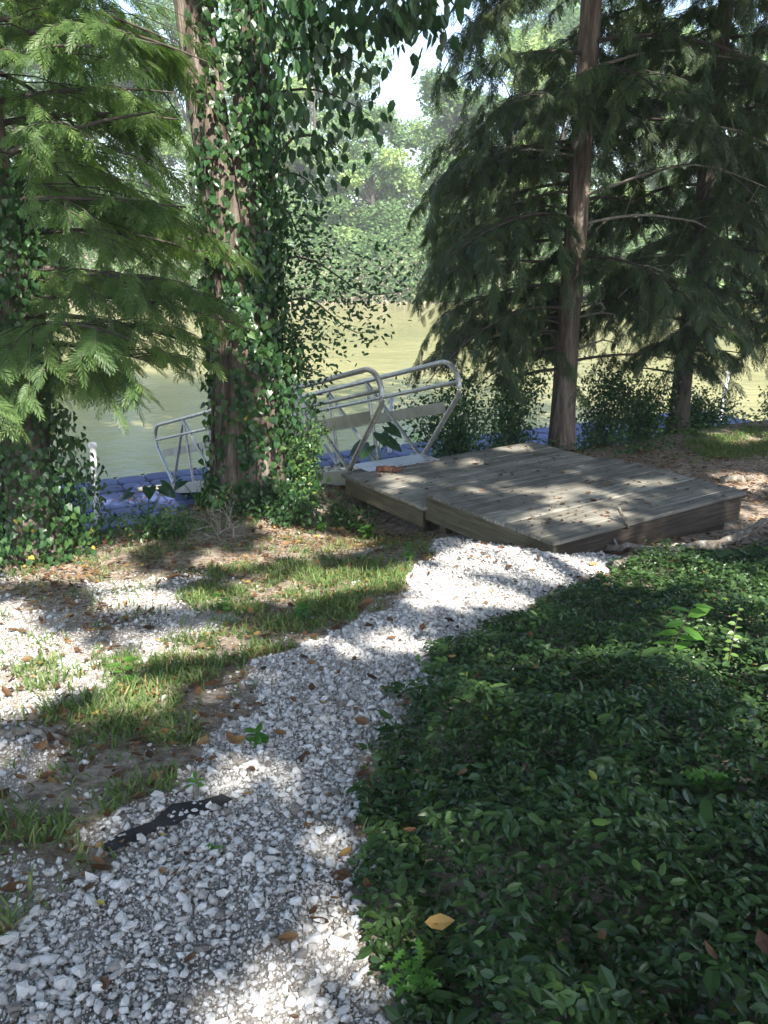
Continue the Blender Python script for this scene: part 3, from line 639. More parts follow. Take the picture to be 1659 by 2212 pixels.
# ------------------------------------------------------------------ far bank trees
def far_trees():
    spec = []
    r_ = np.random.default_rng(99)
    for i, x in enumerate(np.linspace(-46, 46, 17)):
        y = 81+r_.uniform(-2, 3.5); H = r_.uniform(17, 24)
        if -3 < x < 6: H = 12.5
        if 5 < x < 10: H = 15
        spec.append((x+r_.uniform(-1.5, 1.5), y, H, r_.uniform(4, 5.6), i))
    for i, x in enumerate(np.linspace(-58, 58, 12)):
        H = r_.uniform(20, 26)*(0.62 if abs(x-4) < 8 else 1); spec.append((x+r_.uniform(-2, 2), 93+r_.uniform(-2, 5), H, r_.uniform(5.5, 7), 30+i))
    shades = ('pale', 'deep green', 'yellowish', 'grey green')
    for k, (x, y, H, R, i) in enumerate(spec):
        z = float(gz(x, y)); px = CX+FPX*x/(y*CP)
        where = 'left' if px < 560 else ('centre' if px < 1050 else 'right')
        t = empty('far_tree', (x, y, z), '%s leafy tree of the wood on the far river bank, towards the %s' % (shades[i % 4], where), 'tree', 'trees on the far river bank')
        tr = MB(); s = np.linspace(0, 1, 7); tr.tube(np.stack([x+.6*np.sin(s*2+i)*s, y+0*s, z-.3+H*.85*s], 1), .3*(1-.8*s), 8, cap=False); cen = []
        nb = 34
        for b in range(nb):
            a = r_.uniform(0, 2*pi); hh = r_.uniform(.06, .97)**1.1; rr = R*np.sqrt(max(.05, 1-((hh-.45)/.6)**2))*r_.uniform(.25, .95)
            c0 = np.array([x+cos(a)*rr, y+sin(a)*rr*.8, z+H*hh]); cen.append((c0, R*r_.uniform(.22, .40)))
            tr.tube([[x, y, z+H*hh*.7], (np.array([x, y, z+H*hh*.8])+c0)/2, c0], [.09, .05, .02], 4, cap=False)
        tr.build('trunk', M['bark2'], t, True)
        LP = []; LN = []; LT = []
        for c0, r0 in cen:
            m_ = 520 if y < 88 else 300; d = rand_dir(m_, .8); q = c0+d*(r0*r_.uniform(.45, 1.08, m_)**.6)[:, None]*np.array([1, 1, .75]); LP.append(q); LN.append(d+np.array([0, 0, .6])); LT.append(np.full(m_, r_.uniform(.1, .75)))
        LP = np.concatenate(LP); LN = np.concatenate(LN); LT = np.concatenate(LT)+r_.normal(0, .15, len(LP)); n = len(LP)
        sz = r_.uniform(.22, .46, n)*(1 if y < 88 else 1.3)
        c = MB(); c.inst(*QUAD, frames(rand_dir(n, .6), LN+r_.normal(0, .5, (n, 3)), sz), LP, np.clip(LT+(.12 if i % 4 in (0, 2) else -.1), 0, 1)); c.build('crown', M['far'], t)
    u = MB(); n = 110000; x = r_.uniform(-60, 60, n); y = 73.6+r_.uniform(0, 1, n)**1.2*12; h = (.8+9*np.clip(fbm(x, y*.6, 4.5, 8)-.25, 0, 1)+.25*(y-73))*(.3+.7*r_.random(n)); zz = np.maximum(gz(x, y), WZ)+h*r_.random(n)**.7
    u.inst(*QUAD, frames(rand_dir(n, .6), rand_dir(n)+np.array([0, -.4, .7]), r_.uniform(.25, .5, n)), np.stack([x, y, zz], 1), np.clip(.35+.6*(fbm(x, y, 3, 4)-.5)+r_.normal(0, .12, n), 0, 1))
    tag(u.build('far_bank_undergrowth', M['far']), 'low leafy undergrowth lining the far waterline', 'undergrowth', kind='stuff')
far_trees()

# ------------------------------------------------------------------ wooden deck
DF = np.array([1.35, 6.22, 0]); U = np.array([.826, .564, 0]); U /= np.linalg.norm(U); Vv = np.array([-U[1], U[0], 0]); Z = np.array([0, 0, 1.])
def dk(u, v, z): return DF+U*u+Vv*v+Z*z
def deck():
    t = empty('wooden_deck', (*dk(1.3, 1.6, 0)[:2], -1.0), 'weathered two level wooden deck at the end of the gravel path', 'deck')
    for name, u0, u1, v0, v1, z in (('upper_platform', -.03, 2.56, -.03, 1.72, -.6), ('lower_platform', -.03, 2.85, 1.66, 3.19, -.745)):
        m = MB(); v = v0
        while v < v1-.02:
            wd = min(.133, v1-v); j = random.uniform(-.004, .004)
            m.box(dk(u0+j, v, z-.036+random.uniform(-.0015, .0015)), U*(u1-u0+random.uniform(-.006, .006)), Vv*wd, Z*.036, random.random(), .004)
            for uu in np.arange(u0+.1, u1, .43):
                for dv in (.03, .10): p_ = dk(uu+random.uniform(-.006, .006), v+dv, z); m.tube([p_-Z*.001, p_+Z*.0015], [.0045, .0045], 6, tint=.0, mi=1)
            v += .1445
        m.build(name, [M['deck'], M['pin']], t)
    def fas(u, v, du, dv, z0, z1, th=.038, name='fascia_board', mk='fascia'):
        m = MB(); a = U*du+Vv*dv; n_ = np.cross(Z, unit(a)) ; m.box(dk(u, v, z0), a, n_*th, Z*(z1-z0), random.random(), .003); return m.build(name, M[mk], t)
    ub = -.638; lb = -.783
    fas(0.04, 0, 0, 1.69, ub-.24, ub); fas(.04, 0, 2.46, 0, ub-.24, ub, mk='fasciashade'); fas(2.54, 0, 0, 1.69, ub-.24, ub)
    fas(.04, 1.735, 0, 1.42, lb-.19, lb); fas(.04, 3.12, 2.78, 0, lb-.19, lb); fas(2.85, 1.735, 0, 1.35, lb-.19, lb)
    for k in range(1, 6):
        m = MB(); m.box(dk(.04+.43*k, .05, ub-.19), U*.038, Vv*1.6, Z*.188); m.build('joist', M['fascia'], t)
        m = MB(); m.box(dk(.04+.46*k, 1.74, lb-.16), U*.038, Vv*1.36, Z*.158); m.build('joist', M['fascia'], t)
    for (u, v, zt) in ((.1, .12, ub), (.1, 1.5, ub), (2.40, .12, ub), (2.40, 1.5, ub), (.1, 3.0, lb), (2.7, 3.0, lb), (1.3, 3.0, lb), (.1, 1.85, lb)):
        p = dk(u, v, 0); zb = float(gz(p[0], p[1]))-.25; m = MB(); m.box(dk(u, v, zb), U*.09, Vv*.09, Z*(zt-.002-zb), random.random(), .005); m.build('post', M['fascia'], t)
    m = MB(); m.box(dk(1.45, 0.03, -1.0), U*.9, Vv*.03, Z*.28, .3); m.build('skirt_board', M['fasciashade'], t)
deck()

# ------------------------------------------------------------------ gangway
def gangway():
    o = dk(.24, 3.42, -.80); Lg = 6.1; W = 1.04; sl_ = math.asin(1.52/Lg)
    A = Vv*cos(sl_)-Z*sin(sl_); Hh = Z*cos(sl_)+Vv*sin(sl_)
    t = empty('gangway', o, 'aluminium gangway with looped tube handrails sloping from the deck down to the blue dock', 'gangway')
    def p(a, h, b=0): return o+A*a+Hh*h+U*b
    RH = 1.07; nb = 6; step = Lg/nb
    for b in (0, W):
        m = MB(); s = lambda a, h: p(a, h, b)
        R = .26; pts = []
        def loop(sign, a0):
            oh = .72 if sign > 0 else .38; c = np.array([a0-sign*(oh-R+.14), RH-R]); q = []
            q.append((a0+sign*.02, 0.02))
            ang0 = radians(-34)
            for th in np.linspace(ang0, pi/2, 12): q.append((c[0]-sign*R*cos(th), c[1]+R*sin(th)))
            return q
        st = loop(1, 0.0); en = loop(-1, Lg)
        P = [s(*q) for q in st]+[s(*q) for q in en[::-1]]
        m.tube(P, .030, 12); m.build('handrail', M['alu'], t, True)
        m = MB(); m.tube([s(-.84, RH-.25), s(Lg+.50, RH-.25)], .024, 10); m.build('mid_rail', M['alu'], t, True)
        m = MB()
        for k in range(1, nb):
            a = k*step; m.tube([s(a, .0), s(a, RH-.02)], .023, 8)
            if k < nb: m.tube([s(a, RH-.03), s(a-step+.05, .02)], .023, 8)
        m.tube([s(Lg-step, RH-.03), s(Lg-.05, .02)], .023, 8)
        m.build('truss_brace', M['alu'], t, True)
        m = MB(); a0 = -.56; m.box(p(a0, .50, b-.012 if b else b+.012), A*(Lg-a0+.3), U*.006, Hh*.13, .5, .001); m.build('kick_plate', M['aluflat'], t)
        m = MB(); m.box(p(0, -.16, b-.03), A*Lg, U*.06, Hh*.17, .5, .004); m.build('bottom_chord', M['aluflat'], t)
    m = MB(); m.box(p(0, -.03, .035), A*Lg, U*(W-.07), Hh*.03, .5); m.build('walkway_surface', M['aluflat'], t)
    m = MB(); m.box(dk(.26, 3.08, -.7435), Vv*.36, U*1.0, Z*.007, .8); m.build('transition_plate', M['pvcplate'], t)
    m = MB(); e = p(Lg, -.04); m.box(e+U*.05, A*.45-Z*.03, U*(W-.1), Hh*.008, .6); m.build('lower_flap', M['aluflat'], t)
    return t
M['pvcplate'] = solid('bright_aluminium_plate', [(.3, (.36, .36, .38)), (.7, (.52, .52, .54))], 6, .4, 0, .5, .4)
gangway()

# ------------------------------------------------------------------ floating dock
DW = np.array([.885, .465, 0]); DW /= np.linalg.norm(DW); DN = np.array([-DW[1], DW[0], 0]); DZ = -2.42
def cube_mesh():
    m = MB(); h = .245; c = .075
    def ring(r, ch, z, k=5):
        pts = []
        for q in range(4):
            for j in range(k):
                pass
        P = []
        cor = [(r, r), (-r, r), (-r, -r), (r, -r)]
        for x, y in cor:
            sx, sy = np.sign(x), np.sign(y)
            a, b_ = (x, y-sy*ch), (x-sx*ch, y)
            if sx*sy < 0: a, b_ = b_, a
            mid = ((a[0]+b_[0])/2-sx*ch*.10, (a[1]+b_[1])/2-sy*ch*.10)
            P += [a, mid, b_]
        return [(x, y, z) for x, y in P]
    rings = [ring(h*.93, c, -.40), ring(h, c, -.37), ring(h, c, -.035), ring(h*.975, c*.98, -.010), ring(h*.90, c*.95, .002), ring(h*.5, c*.6, .008)]
    V = sum(rings, []); n = 12; F4 = []
    for i in range(len(rings)-1):
        for j in range(n): F4.append((i*n+j, i*n+(j+1) % n, (i+1)*n+(j+1) % n, (i+1)*n+j))
    V.append((0, 0, .010)); k = len(V)-1; b = (len(rings)-1)*n
    F3 = [(b+j, b+(j+1) % n, k) for j in range(n)]
    return np.array(V), np.array(F4), np.array(F3)
def dock():
    org = DW*1.0+DN*12.5+Z*DZ
    t = empty('floating_dock', org, 'floating dock of blue plastic cubes lying along the water edge', 'dock')
    V, F4, F3 = cube_mesh(); cells = []
    for i in range(33):
        for j in range(6): cells.append((i, j))
    extra = [(-1, -1+k) for k in range(0)]
    R = np.stack([DW, DN, Z], -1)
    def cen(i, j): return org+DW*(.25+.5*i)+DN*(.25+.5*j)
    cells.sort(key=lambda c: (0 if 0 <= c[0] < 20 else 1, np.linalg.norm(cen(*c))))
    rest = MB(); protos = []
    for n_, (i, j) in enumerate(cells):
        c = cen(i, j)+Z*random.uniform(-.006, .006)
        if n_ < 100:
            if n_ < 5:
                m = MB(); m.add(V@R.T, F4, n_/5); m.add(V@R.T, F3, n_/5); ob = m.build('float_cube', M['cube'], t, False); me = ob.data
                co = np.array([v.co for v in me.vertices])+np.array(t.location)
                me.vertices.foreach_set('co', co.astype(np.float32).ravel()); me.update(); protos.append(ob)
            else:
                ob = protos[random.randrange(5)].copy(); COL.objects.link(ob); ob.parent = t
            ob.location = tuple(c-org); continue
        tt = random.random(); rest.add(V@R.T+c, F4, tt); rest.add(V@R.T+c, F3, tt)
    tag(rest.build('float_cube_row', M['cube'], t), kind='stuff')
    pn = MB(); a = np.arange(8)*2*pi/8
    for i in range(34):
        for j in range(7):
            c = org+DW*.5*i+DN*.5*j; v = [c+R@np.array([.042*cos(x), .042*sin(x), -.012]) for x in a]+[c+R@np.array([.03*cos(x), .03*sin(x), .004]) for x in a]+[c+Z*.006]
            f = [(q, (q+1) % 8, 8+(q+1) % 8, 8+q) for q in range(8)]; pn.add(v, f, .5); pn.add(v, [(8+q, 8+(q+1) % 8, 16) for q in range(8)], .5)
    tag(pn.build('coupling_pin', M['pin'], t), kind='stuff')
dock()
# mooring pipes
for (bp, tp, tb, lab) in (((212, 1130), (200, 962), 12.8, 'white plastic pipe standing at the near dock edge beside the left ivy column'), ((842, 945), (845, 862), 17.2, 'white plastic pipe standing at the dock edge behind the gangway loop'), ((1553, 915), (1573, 806), 20.6, 'white plastic pipe leaning by itself at the right end of the dock')):
    b = at(*bp, tb); p2 = at(*tp, tb*1.0)
    t = empty('mooring_pipe', b, lab, 'mooring pipe', 'white mooring pipes of the dock'); m = MB(); m.tube([b-Z*.8, b, p2], .048, 14); m.build('pipe', M['pvc'], t, True)
    m = MB(); m.tube([p2-Z*.03, p2+Z*.03, p2+Z*.045], [.062, .062, .045], 14); m.build('cap', M['pvc'], t, True)
# plank, debris on dock
m = MB(); c = cast(300, 1063, z=DZ+.01); d2 = unit(cast(395, 1052, z=DZ+.01)-c); m.box(c+Z*.012, d2*.95, np.cross(Z, d2)*.14, Z*.04, .8, .003)
tag(m.build('loose_plank', M['deck']), 'short loose plank lying on the blue dock below the gangway foot', 'plank')

# ------------------------------------------------------------------ sticks and logs
def log(name, label, pts, r0, r1, mt='log', stubs=0, cat='log', lump=.25, seg=9):
    P = np.array(pts, float); k = np.linspace(0, len(P)-1, 14); Q = np.stack([np.interp(k, np.arange(len(P)), P[:, j]) for j in range(3)], 1)
    Q[1:-1] += rng.normal(0, r0*.35, (12, 3)); m = MB(); m.tube(Q, np.linspace(r0, r1, 14), seg, lump=lump)
    for _ in range(stubs):
        i = rng.integers(3, 12); d = rand_dir(1)[0]; d[2] = abs(d[2]); m.tube([Q[i], Q[i]+d*r0*3, Q[i]+d*r0*5+rng.normal(0, r0*.6, 3)], [r0*.5, r0*.35, r0*.15], 5)
    return tag(m.build(name, M[mt], smooth=True), label, cat)
def G(px, py, h=.02): p = cast(px, py); return p+Z*h
log('fallen_log', 'long pale lichen crusted log in the ground cover at the right', [G(1330, 1238, .05), G(1450, 1215, .06), G(1560, 1195, .1), G(1640, 1172, .16), G(1760, 1150, .2)], .045, .03, stubs=2)
log('fallen_log', 'dark log wedged against the front corner of the deck', [G(1228, 1155, .10), G(1275, 1190, .05), G(1330, 1200, .05), G(1420, 1195, .05)], .035, .022, stubs=1)
log('fallen_branch', 'dark branch lying behind the corner log beside the deck', [G(1255, 1165, .10), G(1320, 1172, .06), G(1400, 1170, .05), G(1450, 1165, .04)], .022, .014, cat='branch')
log('fallen_branch', 'short broken limb lying below the deck edge with pale bark', [G(1395, 1208, .04), G(1440, 1196, .05), G(1490, 1188, .04)], .026, .02, cat='branch')
log('broken_stick', 'broken stick poking up over the front edge of the deck', [G(1365, 1160, .05), dk(.83, -.05, -.62), dk(.78, .02, -.47)], .018, .013, cat='stick')
log('fallen_branch', 'whitish rotten branch lying on the bare soil left of the path top', [G(765, 1205, .015), G(830, 1188, .02), G(862, 1180, .03)], .022, .012, mt='twig', cat='branch')
log('rotten_wood_chunk', 'reddish rotten wood chunk on the deck corner at the gangway foot', [dk(.33, 3.0, -.71), dk(.45, 2.9, -.70), dk(.55, 2.83, -.70)], .035, .02, mt='deadwood', cat='wood chunk')
log('small_log', 'short pale log on the soil behind the right corner of the deck', [G(1560, 1045, .04), G(1590, 1038, .04), G(1620, 1040, .03)], .04, .035)
log('thin_stick', 'thin bent stick across the left edge of the gravel', [G(425, 1735, .02), G(430, 1690, .03), G(450, 1672, .03), G(500, 1668, .02)], .009, .004, mt='twig', cat='stick')
log('thin_stick', 'small grey stick lying on the gravel in the middle of the path', [G(500, 1640, .02), G(520, 1665, .02)], .010, .006, mt='twig', cat='stick')
log('thin_stick', 'bare twig lying across the back of the deck', [dk(2.5, 2.9, -.71), dk(2.2, 2.5, -.73), dk(2.3, 2.2, -.73)], .006, .003, mt='twig', cat='twig')
log('fallen_branch', 'brown branch half buried in soil at the left edge', [G(-40, 1600, .02), G(60, 1590, .03), G(140, 1605, .02)], .02, .012, cat='branch')
# dry twiggy branch at the foot of the big tree
def dry_bush():
    b = G(480, 1165, .0); m = MB()
    def br(p, d, L, r, dep):
        q = p+d*L; m.tube([p, (p+q)/2+rng.normal(0, L*.06, 3), q], [r, r*.8, r*.55], 4)
        if dep > 0:
            for _ in range(3 if dep > 1 else 2): br(p+(q-p)*rng.uniform(.4, 1), unit(d+rng.normal(0, .55, 3)+np.array([0, 0, .1])), L*rng.uniform(.5, .85), r*.6, dep-1)
    for a in range(5): br(b+rng.normal(0, .04, 3), unit(np.array([rng.normal(.1, .8), rng.normal(-.1, .4), rng.uniform(.4, 1.1)])), .24, .007, 3)
    tag(m.build('dry_twig_bush', M['twig']), 'leafless bleached twiggy branch at the foot of the massive tree', 'dead bush')
dry_bush()
# weed fabric showing through the gravel
def fabric():
    pts = gpoly([(215, 1850), (262, 1812), (330, 1785), (372, 1752), (440, 1742), (480, 1728), (505, 1738), (462, 1760), (418, 1768), (380, 1796), (330, 1806), (300, 1832), (258, 1838), (240, 1862)])
    m = MB(); c = np.mean(pts, 0); k = len(pts); V = []; 
    for s_ in (1, .66, .33): V += [(c[0]+(p[0]-c[0])*s_, c[1]+(p[1]-c[1])*s_) for p in pts]
    V.append(tuple(c)); V = np.array(V); z = gz(V[:, 0], V[:, 1])+.010+.016*(noise(V[:, 0], V[:, 1], .06, 3)); V3 = np.column_stack([V, z])
    F = [(r*k+j, r*k+(j+1) % k, (r+1)*k+(j+1) % k, (r+1)*k+j) for r in (0, 1) for j in range(k)]
    m.add(V3, F); m.add(V3, [(2*k+j, 2*k+(j+1) % k, 3*k) for j in range(k)])
    return tag(m.build('weed_fabric', M['fabric']), 'torn strip of black weed fabric bare of gravel at the left of the path', 'ground fabric')
fabric(); FABP = gpoly([(215, 1860), (300, 1790), (400, 1745), (520, 1735), (440, 1775), (350, 1815), (270, 1870)])

# ------------------------------------------------------------------ gravel
def rock(seed):
    r_ = np.random.default_rng(seed); ph = (1+5**.5)/2
    v = np.array([(-1, ph, 0), (1, ph, 0), (-1, -ph, 0), (1, -ph, 0), (0, -1, ph), (0, 1, ph), (0, -1, -ph), (0, 1, -ph), (ph, 0, -1), (ph, 0, 1), (-ph, 0, -1), (-ph, 0, 1)])/1.9
    f = np.array([(0, 11, 5), (0, 5, 1), (0, 1, 7), (0, 7, 10), (0, 10, 11), (1, 5, 9), (5, 11, 4), (11, 10, 2), (10, 7, 6), (7, 1, 8), (3, 9, 4), (3, 4, 2), (3, 2, 6), (3, 6, 8), (3, 8, 9), (4, 9, 5), (2, 4, 11), (6, 2, 10), (8, 6, 7), (9, 8, 1)])
    v = v*r_.uniform(.72, 1.2, (12, 1)); n_ = rand_dir(5)
    for q in n_:
        d = v@q; c = r_.uniform(.5, .75); v = v-np.maximum(d-c, 0)[:, None]*q
    return v*np.array([1.1, .8, .62])*.5, f
def randrot(n):
    q = rng.normal(0, 1, (n, 4)); q /= np.linalg.norm(q, axis=1)[:, None]; a, b, c, d = q.T
    return np.stack([np.stack([1-2*(c*c+d*d), 2*(b*c-a*d), 2*(b*d+a*c)], 1), np.stack([2*(b*c+a*d), 1-2*(b*b+d*d), 2*(c*d-a*b)], 1), np.stack([2*(b*d-a*c), 2*(c*d+a*b), 1-2*(b*b+c*c)], 1)], 1)
def gravel():
    m = MB(); n = 330000; x = rng.uniform(-5.6, 3.2, n); y = rng.uniform(.3, 7.6, n)
    p, q, g_, c_ = zones(x, y); dn = fbm(x, y, .35, 81)
    pr = np.where(p, np.clip(.35+2.2*(dn-.25), .3, 1), 0)
    pr = np.where(~p & q & ~g_, .22*(dn > .45)+.10, pr); pr = np.where(~p & ~q & (x < 1.0) & (y < 6.2), .035+.25*(fbm(x, y, .5, 83) > .62), pr)
    fb = inpoly(x, y, FABP); pr = np.where(fb, .7, pr); pr = np.where(g_, pr*.25, pr)
    d_in = inpoly((x-DF[0])*U[0]+(y-DF[1])*U[1], (x-DF[0])*Vv[0]+(y-DF[1])*Vv[1], [(.0, -.0), (2.6, 0), (2.6, 3.2), (0, 3.2)]); pr = np.where(d_in | c_ & ~p, pr*.04, pr)
    k = rng.random(n) < pr; x, y = x[k], y[k]; n = len(x)
    s = np.clip(rng.lognormal(math.log(.0165), .50, n), .006, .055)*np.interp(y, [1, 2.5, 4.5], [1.04, 1.0, .95]); z = gz(x, y)+s*.22+rng.random(n)*.006
    R = randrot(n); flat = np.where(rng.random(n)[:, None, None] < .7, 1, 1)
    R = R*s[:, None, None]; R[:, 2, :] *= .8; tint = np.clip(rng.beta(2.6, 1.7, n), 0, 1); tint = np.clip(tint*(.62+.75*fbm(x, y, .28, 88)), 0, 1); tint = np.where(rng.random(n) < .05, .05, tint)
    w_ = rng.integers(0, 10, n)
    for i in range(10):
        tv, tf = rock(i); a = w_ == i; m.inst(tv, tf, R[a], np.stack([x, y, z], 1)[a], tint[a])
    n = 420000; x = rng.uniform(-4.5, 2.2, n); y = .3+rng.random(n)**1.2*5.2; p, q, g_, c_ = zones(x, y)
    k = rng.random(n) < np.where(p, .95, np.where(q, .42, .04))*np.where(inpoly(x, y, FABP), .35, 1)*np.where(g_, .3, 1)*np.where(c_ & ~p, 0, 1); x, y = x[k], y[k]; n = len(x)
    s = np.clip(rng.lognormal(math.log(.0075), .35, n), .004, .014); R = randrot(n)*s[:, None, None]
    tv = np.array([(.6, 0, 0), (-.5, .1, 0), (.1, .5, .05), (0, -.45, 0), (0, .05, .4), (.05, 0, -.4)]); tf = np.array([(0, 2, 4), (2, 1, 4), (1, 3, 4), (3, 0, 4), (2, 0, 5), (1, 2, 5), (3, 1, 5), (0, 3, 5)])
    m.inst(tv, tf, R, np.stack([x, y, gz(x, y)+.004+rng.random(n)*.004], 1), np.clip(rng.beta(1.8, 2.0, n)*.85, 0, 1))
    tag(m.build('gravel', M['gravel']), 'crushed white stone covering the path down to the deck', 'gravel', kind='stuff')
gravel()

# ------------------------------------------------------------------ fallen leaves
def litter():
    m = MB(); n = 120000; x = rng.uniform(-6, 6.5, n); y = rng.uniform(.5, 12, n); p, q, g_, c_ = zones(x, y)
    cl = fbm(x, y, .4, 51); pr = np.where(p, .018+.06*(cl > .6), np.where(g_, .38, .3+.6*(cl > .45))); pr = np.where(c_, .03, pr); pr = np.where(q & ~p, .07, pr); pr = np.where(bank_s(x, y) > .8, 0, pr)
    uu = (x-DF[0])*U[0]+(y-DF[1])*U[1]; vv = (x-DF[0])*Vv[0]+(y-DF[1])*Vv[1]; on = (uu > 0) & (uu < 2.6) & (vv > 0) & (vv < 3.1); pr = np.where(on, 0, pr)
    k = rng.random(n) < pr; x, y = x[k], y[k]; c_ = c_[k]; n = len(x); L = np.clip(rng.lognormal(math.log(.025), .55, n), .008, .095); z = gz(x, y)+.016+.012*rng.random(n)+np.where(c_, .12*rng.random(n), 0)
    m.inst(*CURL, frames(rand_dir(n, .15), np.array([0, 0, 1.])+rng.normal(0, .3, (n, 3)), L), np.stack([x, y, z], 1), rng.beta(1.6, 1.8, n))
    n = 900; x = rng.uniform(-4, 2.4, n); y = rng.uniform(.8, 6.3, n); p, q, g_, c_ = zones(x, y); k = rng.random(n) < np.where(p, .55, np.where(c_, .12, .5)); x, y, c_ = x[k], y[k], c_[k]; n = len(x)
    k = ~((x-DF[0])*U[0]+(y-DF[1])*U[1] > 0) | ~((x-DF[0])*Vv[0]+(y-DF[1])*Vv[1] > 0); x, y, c_ = x[k], y[k], c_[k]; n = len(x)
    L = rng.uniform(.035, .08, n); m.inst(*CURL, frames(rand_dir(n, .2), np.array([0, 0, 1.])+rng.normal(0, .35, (n, 3)), L), np.stack([x, y, gz(x, y)+.022+.1*c_], 1), rng.beta(1.5, 1.6, n))
    tag(m.build('fallen_leaves', M['litter']), 'dry brown leaves strewn over soil and gravel', 'leaf litter', kind='stuff')
    m = MB(); n = 1500; u = rng.uniform(0, 2.6, n); v = rng.uniform(0, 3.15, n); cl = fbm(u, v, .5, 33); k = (rng.random(n) < .3+.7*(cl > .52)); u, v = u[k], v[k]; n = len(u); P = DF+U*u[:, None]+Vv*v[:, None]; P[:, 2] = np.where(v < 1.7, -.595, -.74)
    L = np.clip(rng.lognormal(math.log(.026), .5, n), .01, .085); m.inst(*CURL, frames(rand_dir(n, .1), np.array([0, 0, 1.])+rng.normal(0, .25, (n, 3)), L), P, rng.beta(1.4, 2.2, n))
    tag(m.build('deck_leaves', M['litter']), 'small dry leaves scattered over the deck boards', 'leaf litter', kind='stuff')
    m = MB(); n = 1500; wv_ = rng.uniform(1, 16, n); nv = rng.uniform(12.6, 15.4, n); P = DW*wv_[:, None]+DN*nv[:, None]; k = (fbm(P[:, 0], P[:, 1], .8, 3) > .55) | (np.abs(P[:, 0]+4.3)+np.abs(P[:, 1]-13.9) < .9); P = P[k]; n = len(P); P[:, 2] = DZ+.012
    m.inst(*CURL, frames(rand_dir(n, .1), np.array([0, 0, 1.])+rng.normal(0, .25, (n, 3)), rng.uniform(.03, .08, n)), P, rng.beta(1.4, 2.2, n)*.8)
    o = dk(.24, 3.42, -.80); sl_ = math.asin(1.52/6.1); A = Vv*cos(sl_)-Z*sin(sl_); n = 420; a = rng.uniform(0, 6, n); b = rng.uniform(.1, .95, n); P = o+A*a[:, None]+U*b[:, None]+Z*.012
    m.inst(*CURL, frames(rand_dir(n, .1), np.array([0, 0, 1.])+rng.normal(0, .25, (n, 3)), rng.uniform(.03, .07, n)), P, rng.beta(1.2, 3, n))
    tag(m.build('dock_leaves', M['litter']), 'dead leaves and bark bits on the blue dock and gangway floor', 'leaf litter', kind='stuff')
litter()

# ------------------------------------------------------------------ grass
def grass():
    m = MB(); n = 620000; x = rng.uniform(-6, 7.5, n); y = rng.uniform(.8, 13, n); p, q, g_, c_ = zones(x, y); tuft = fbm(x, y, .22, 66)
    pr = np.where(g_, np.clip((tuft-.27)*3.2, .04, 1), .0); pr = np.where(~g_ & ~p & ~c_ & (x < 1), np.where(q, .10, .26)*np.clip((tuft-.42)*4, 0.02, 1), pr); pr = np.where(bank_s(x, y) > .2, 0, pr); pr = np.where(y > 9, pr*.7, pr)
    uu = (x-DF[0])*U[0]+(y-DF[1])*U[1]; vv = (x-DF[0])*Vv[0]+(y-DF[1])*Vv[1]; pr = np.where((uu > -.05) & (uu < 2.9) & (vv > -.05) & (vv < 3.2), 0, pr)
    k = rng.random(n) < pr; x, y = x[k], y[k]; tf_ = tuft[k]; n = len(x)
    L = rng.uniform(.025, .095, n)*(.45+.85*tf_); W = rng.uniform(.0016, .0035, n)*1.7
    tv = np.array([(0, 1, 0), (0, -1, 0), (.45, .8, .10), (.45, -.8, .10), (.8, .5, 0), (.8, -.5, 0), (1, 0, -.14)]); tf = np.array([(0, 1, 3), (0, 3, 2), (2, 3, 5), (2, 5, 4), (4, 5, 6)])
    D = rand_dir(n, .0)*rng.uniform(.2, 1.3, n)[:, None]+np.array([0, 0, 1.]); D = unit(D); N_ = np.array([0, 0, 1.])+rng.normal(0, .15, (n, 3)); R = frames(D, N_, L, W); R[:, :, 2] = unit(R[:, :, 2])*L[:, None]
    m.inst(tv, tf, R, np.stack([x, y, gz(x, y)+.004], 1), np.clip(rng.beta(2, 2.4, n)+.35*(tf_-.5)+(rng.random(n) > .9)*.35, 0, 1))
    tag(m.build('grass', M['grass']), 'tufts of thin grass growing between the gravel patches', 'grass', kind='stuff')
grass()

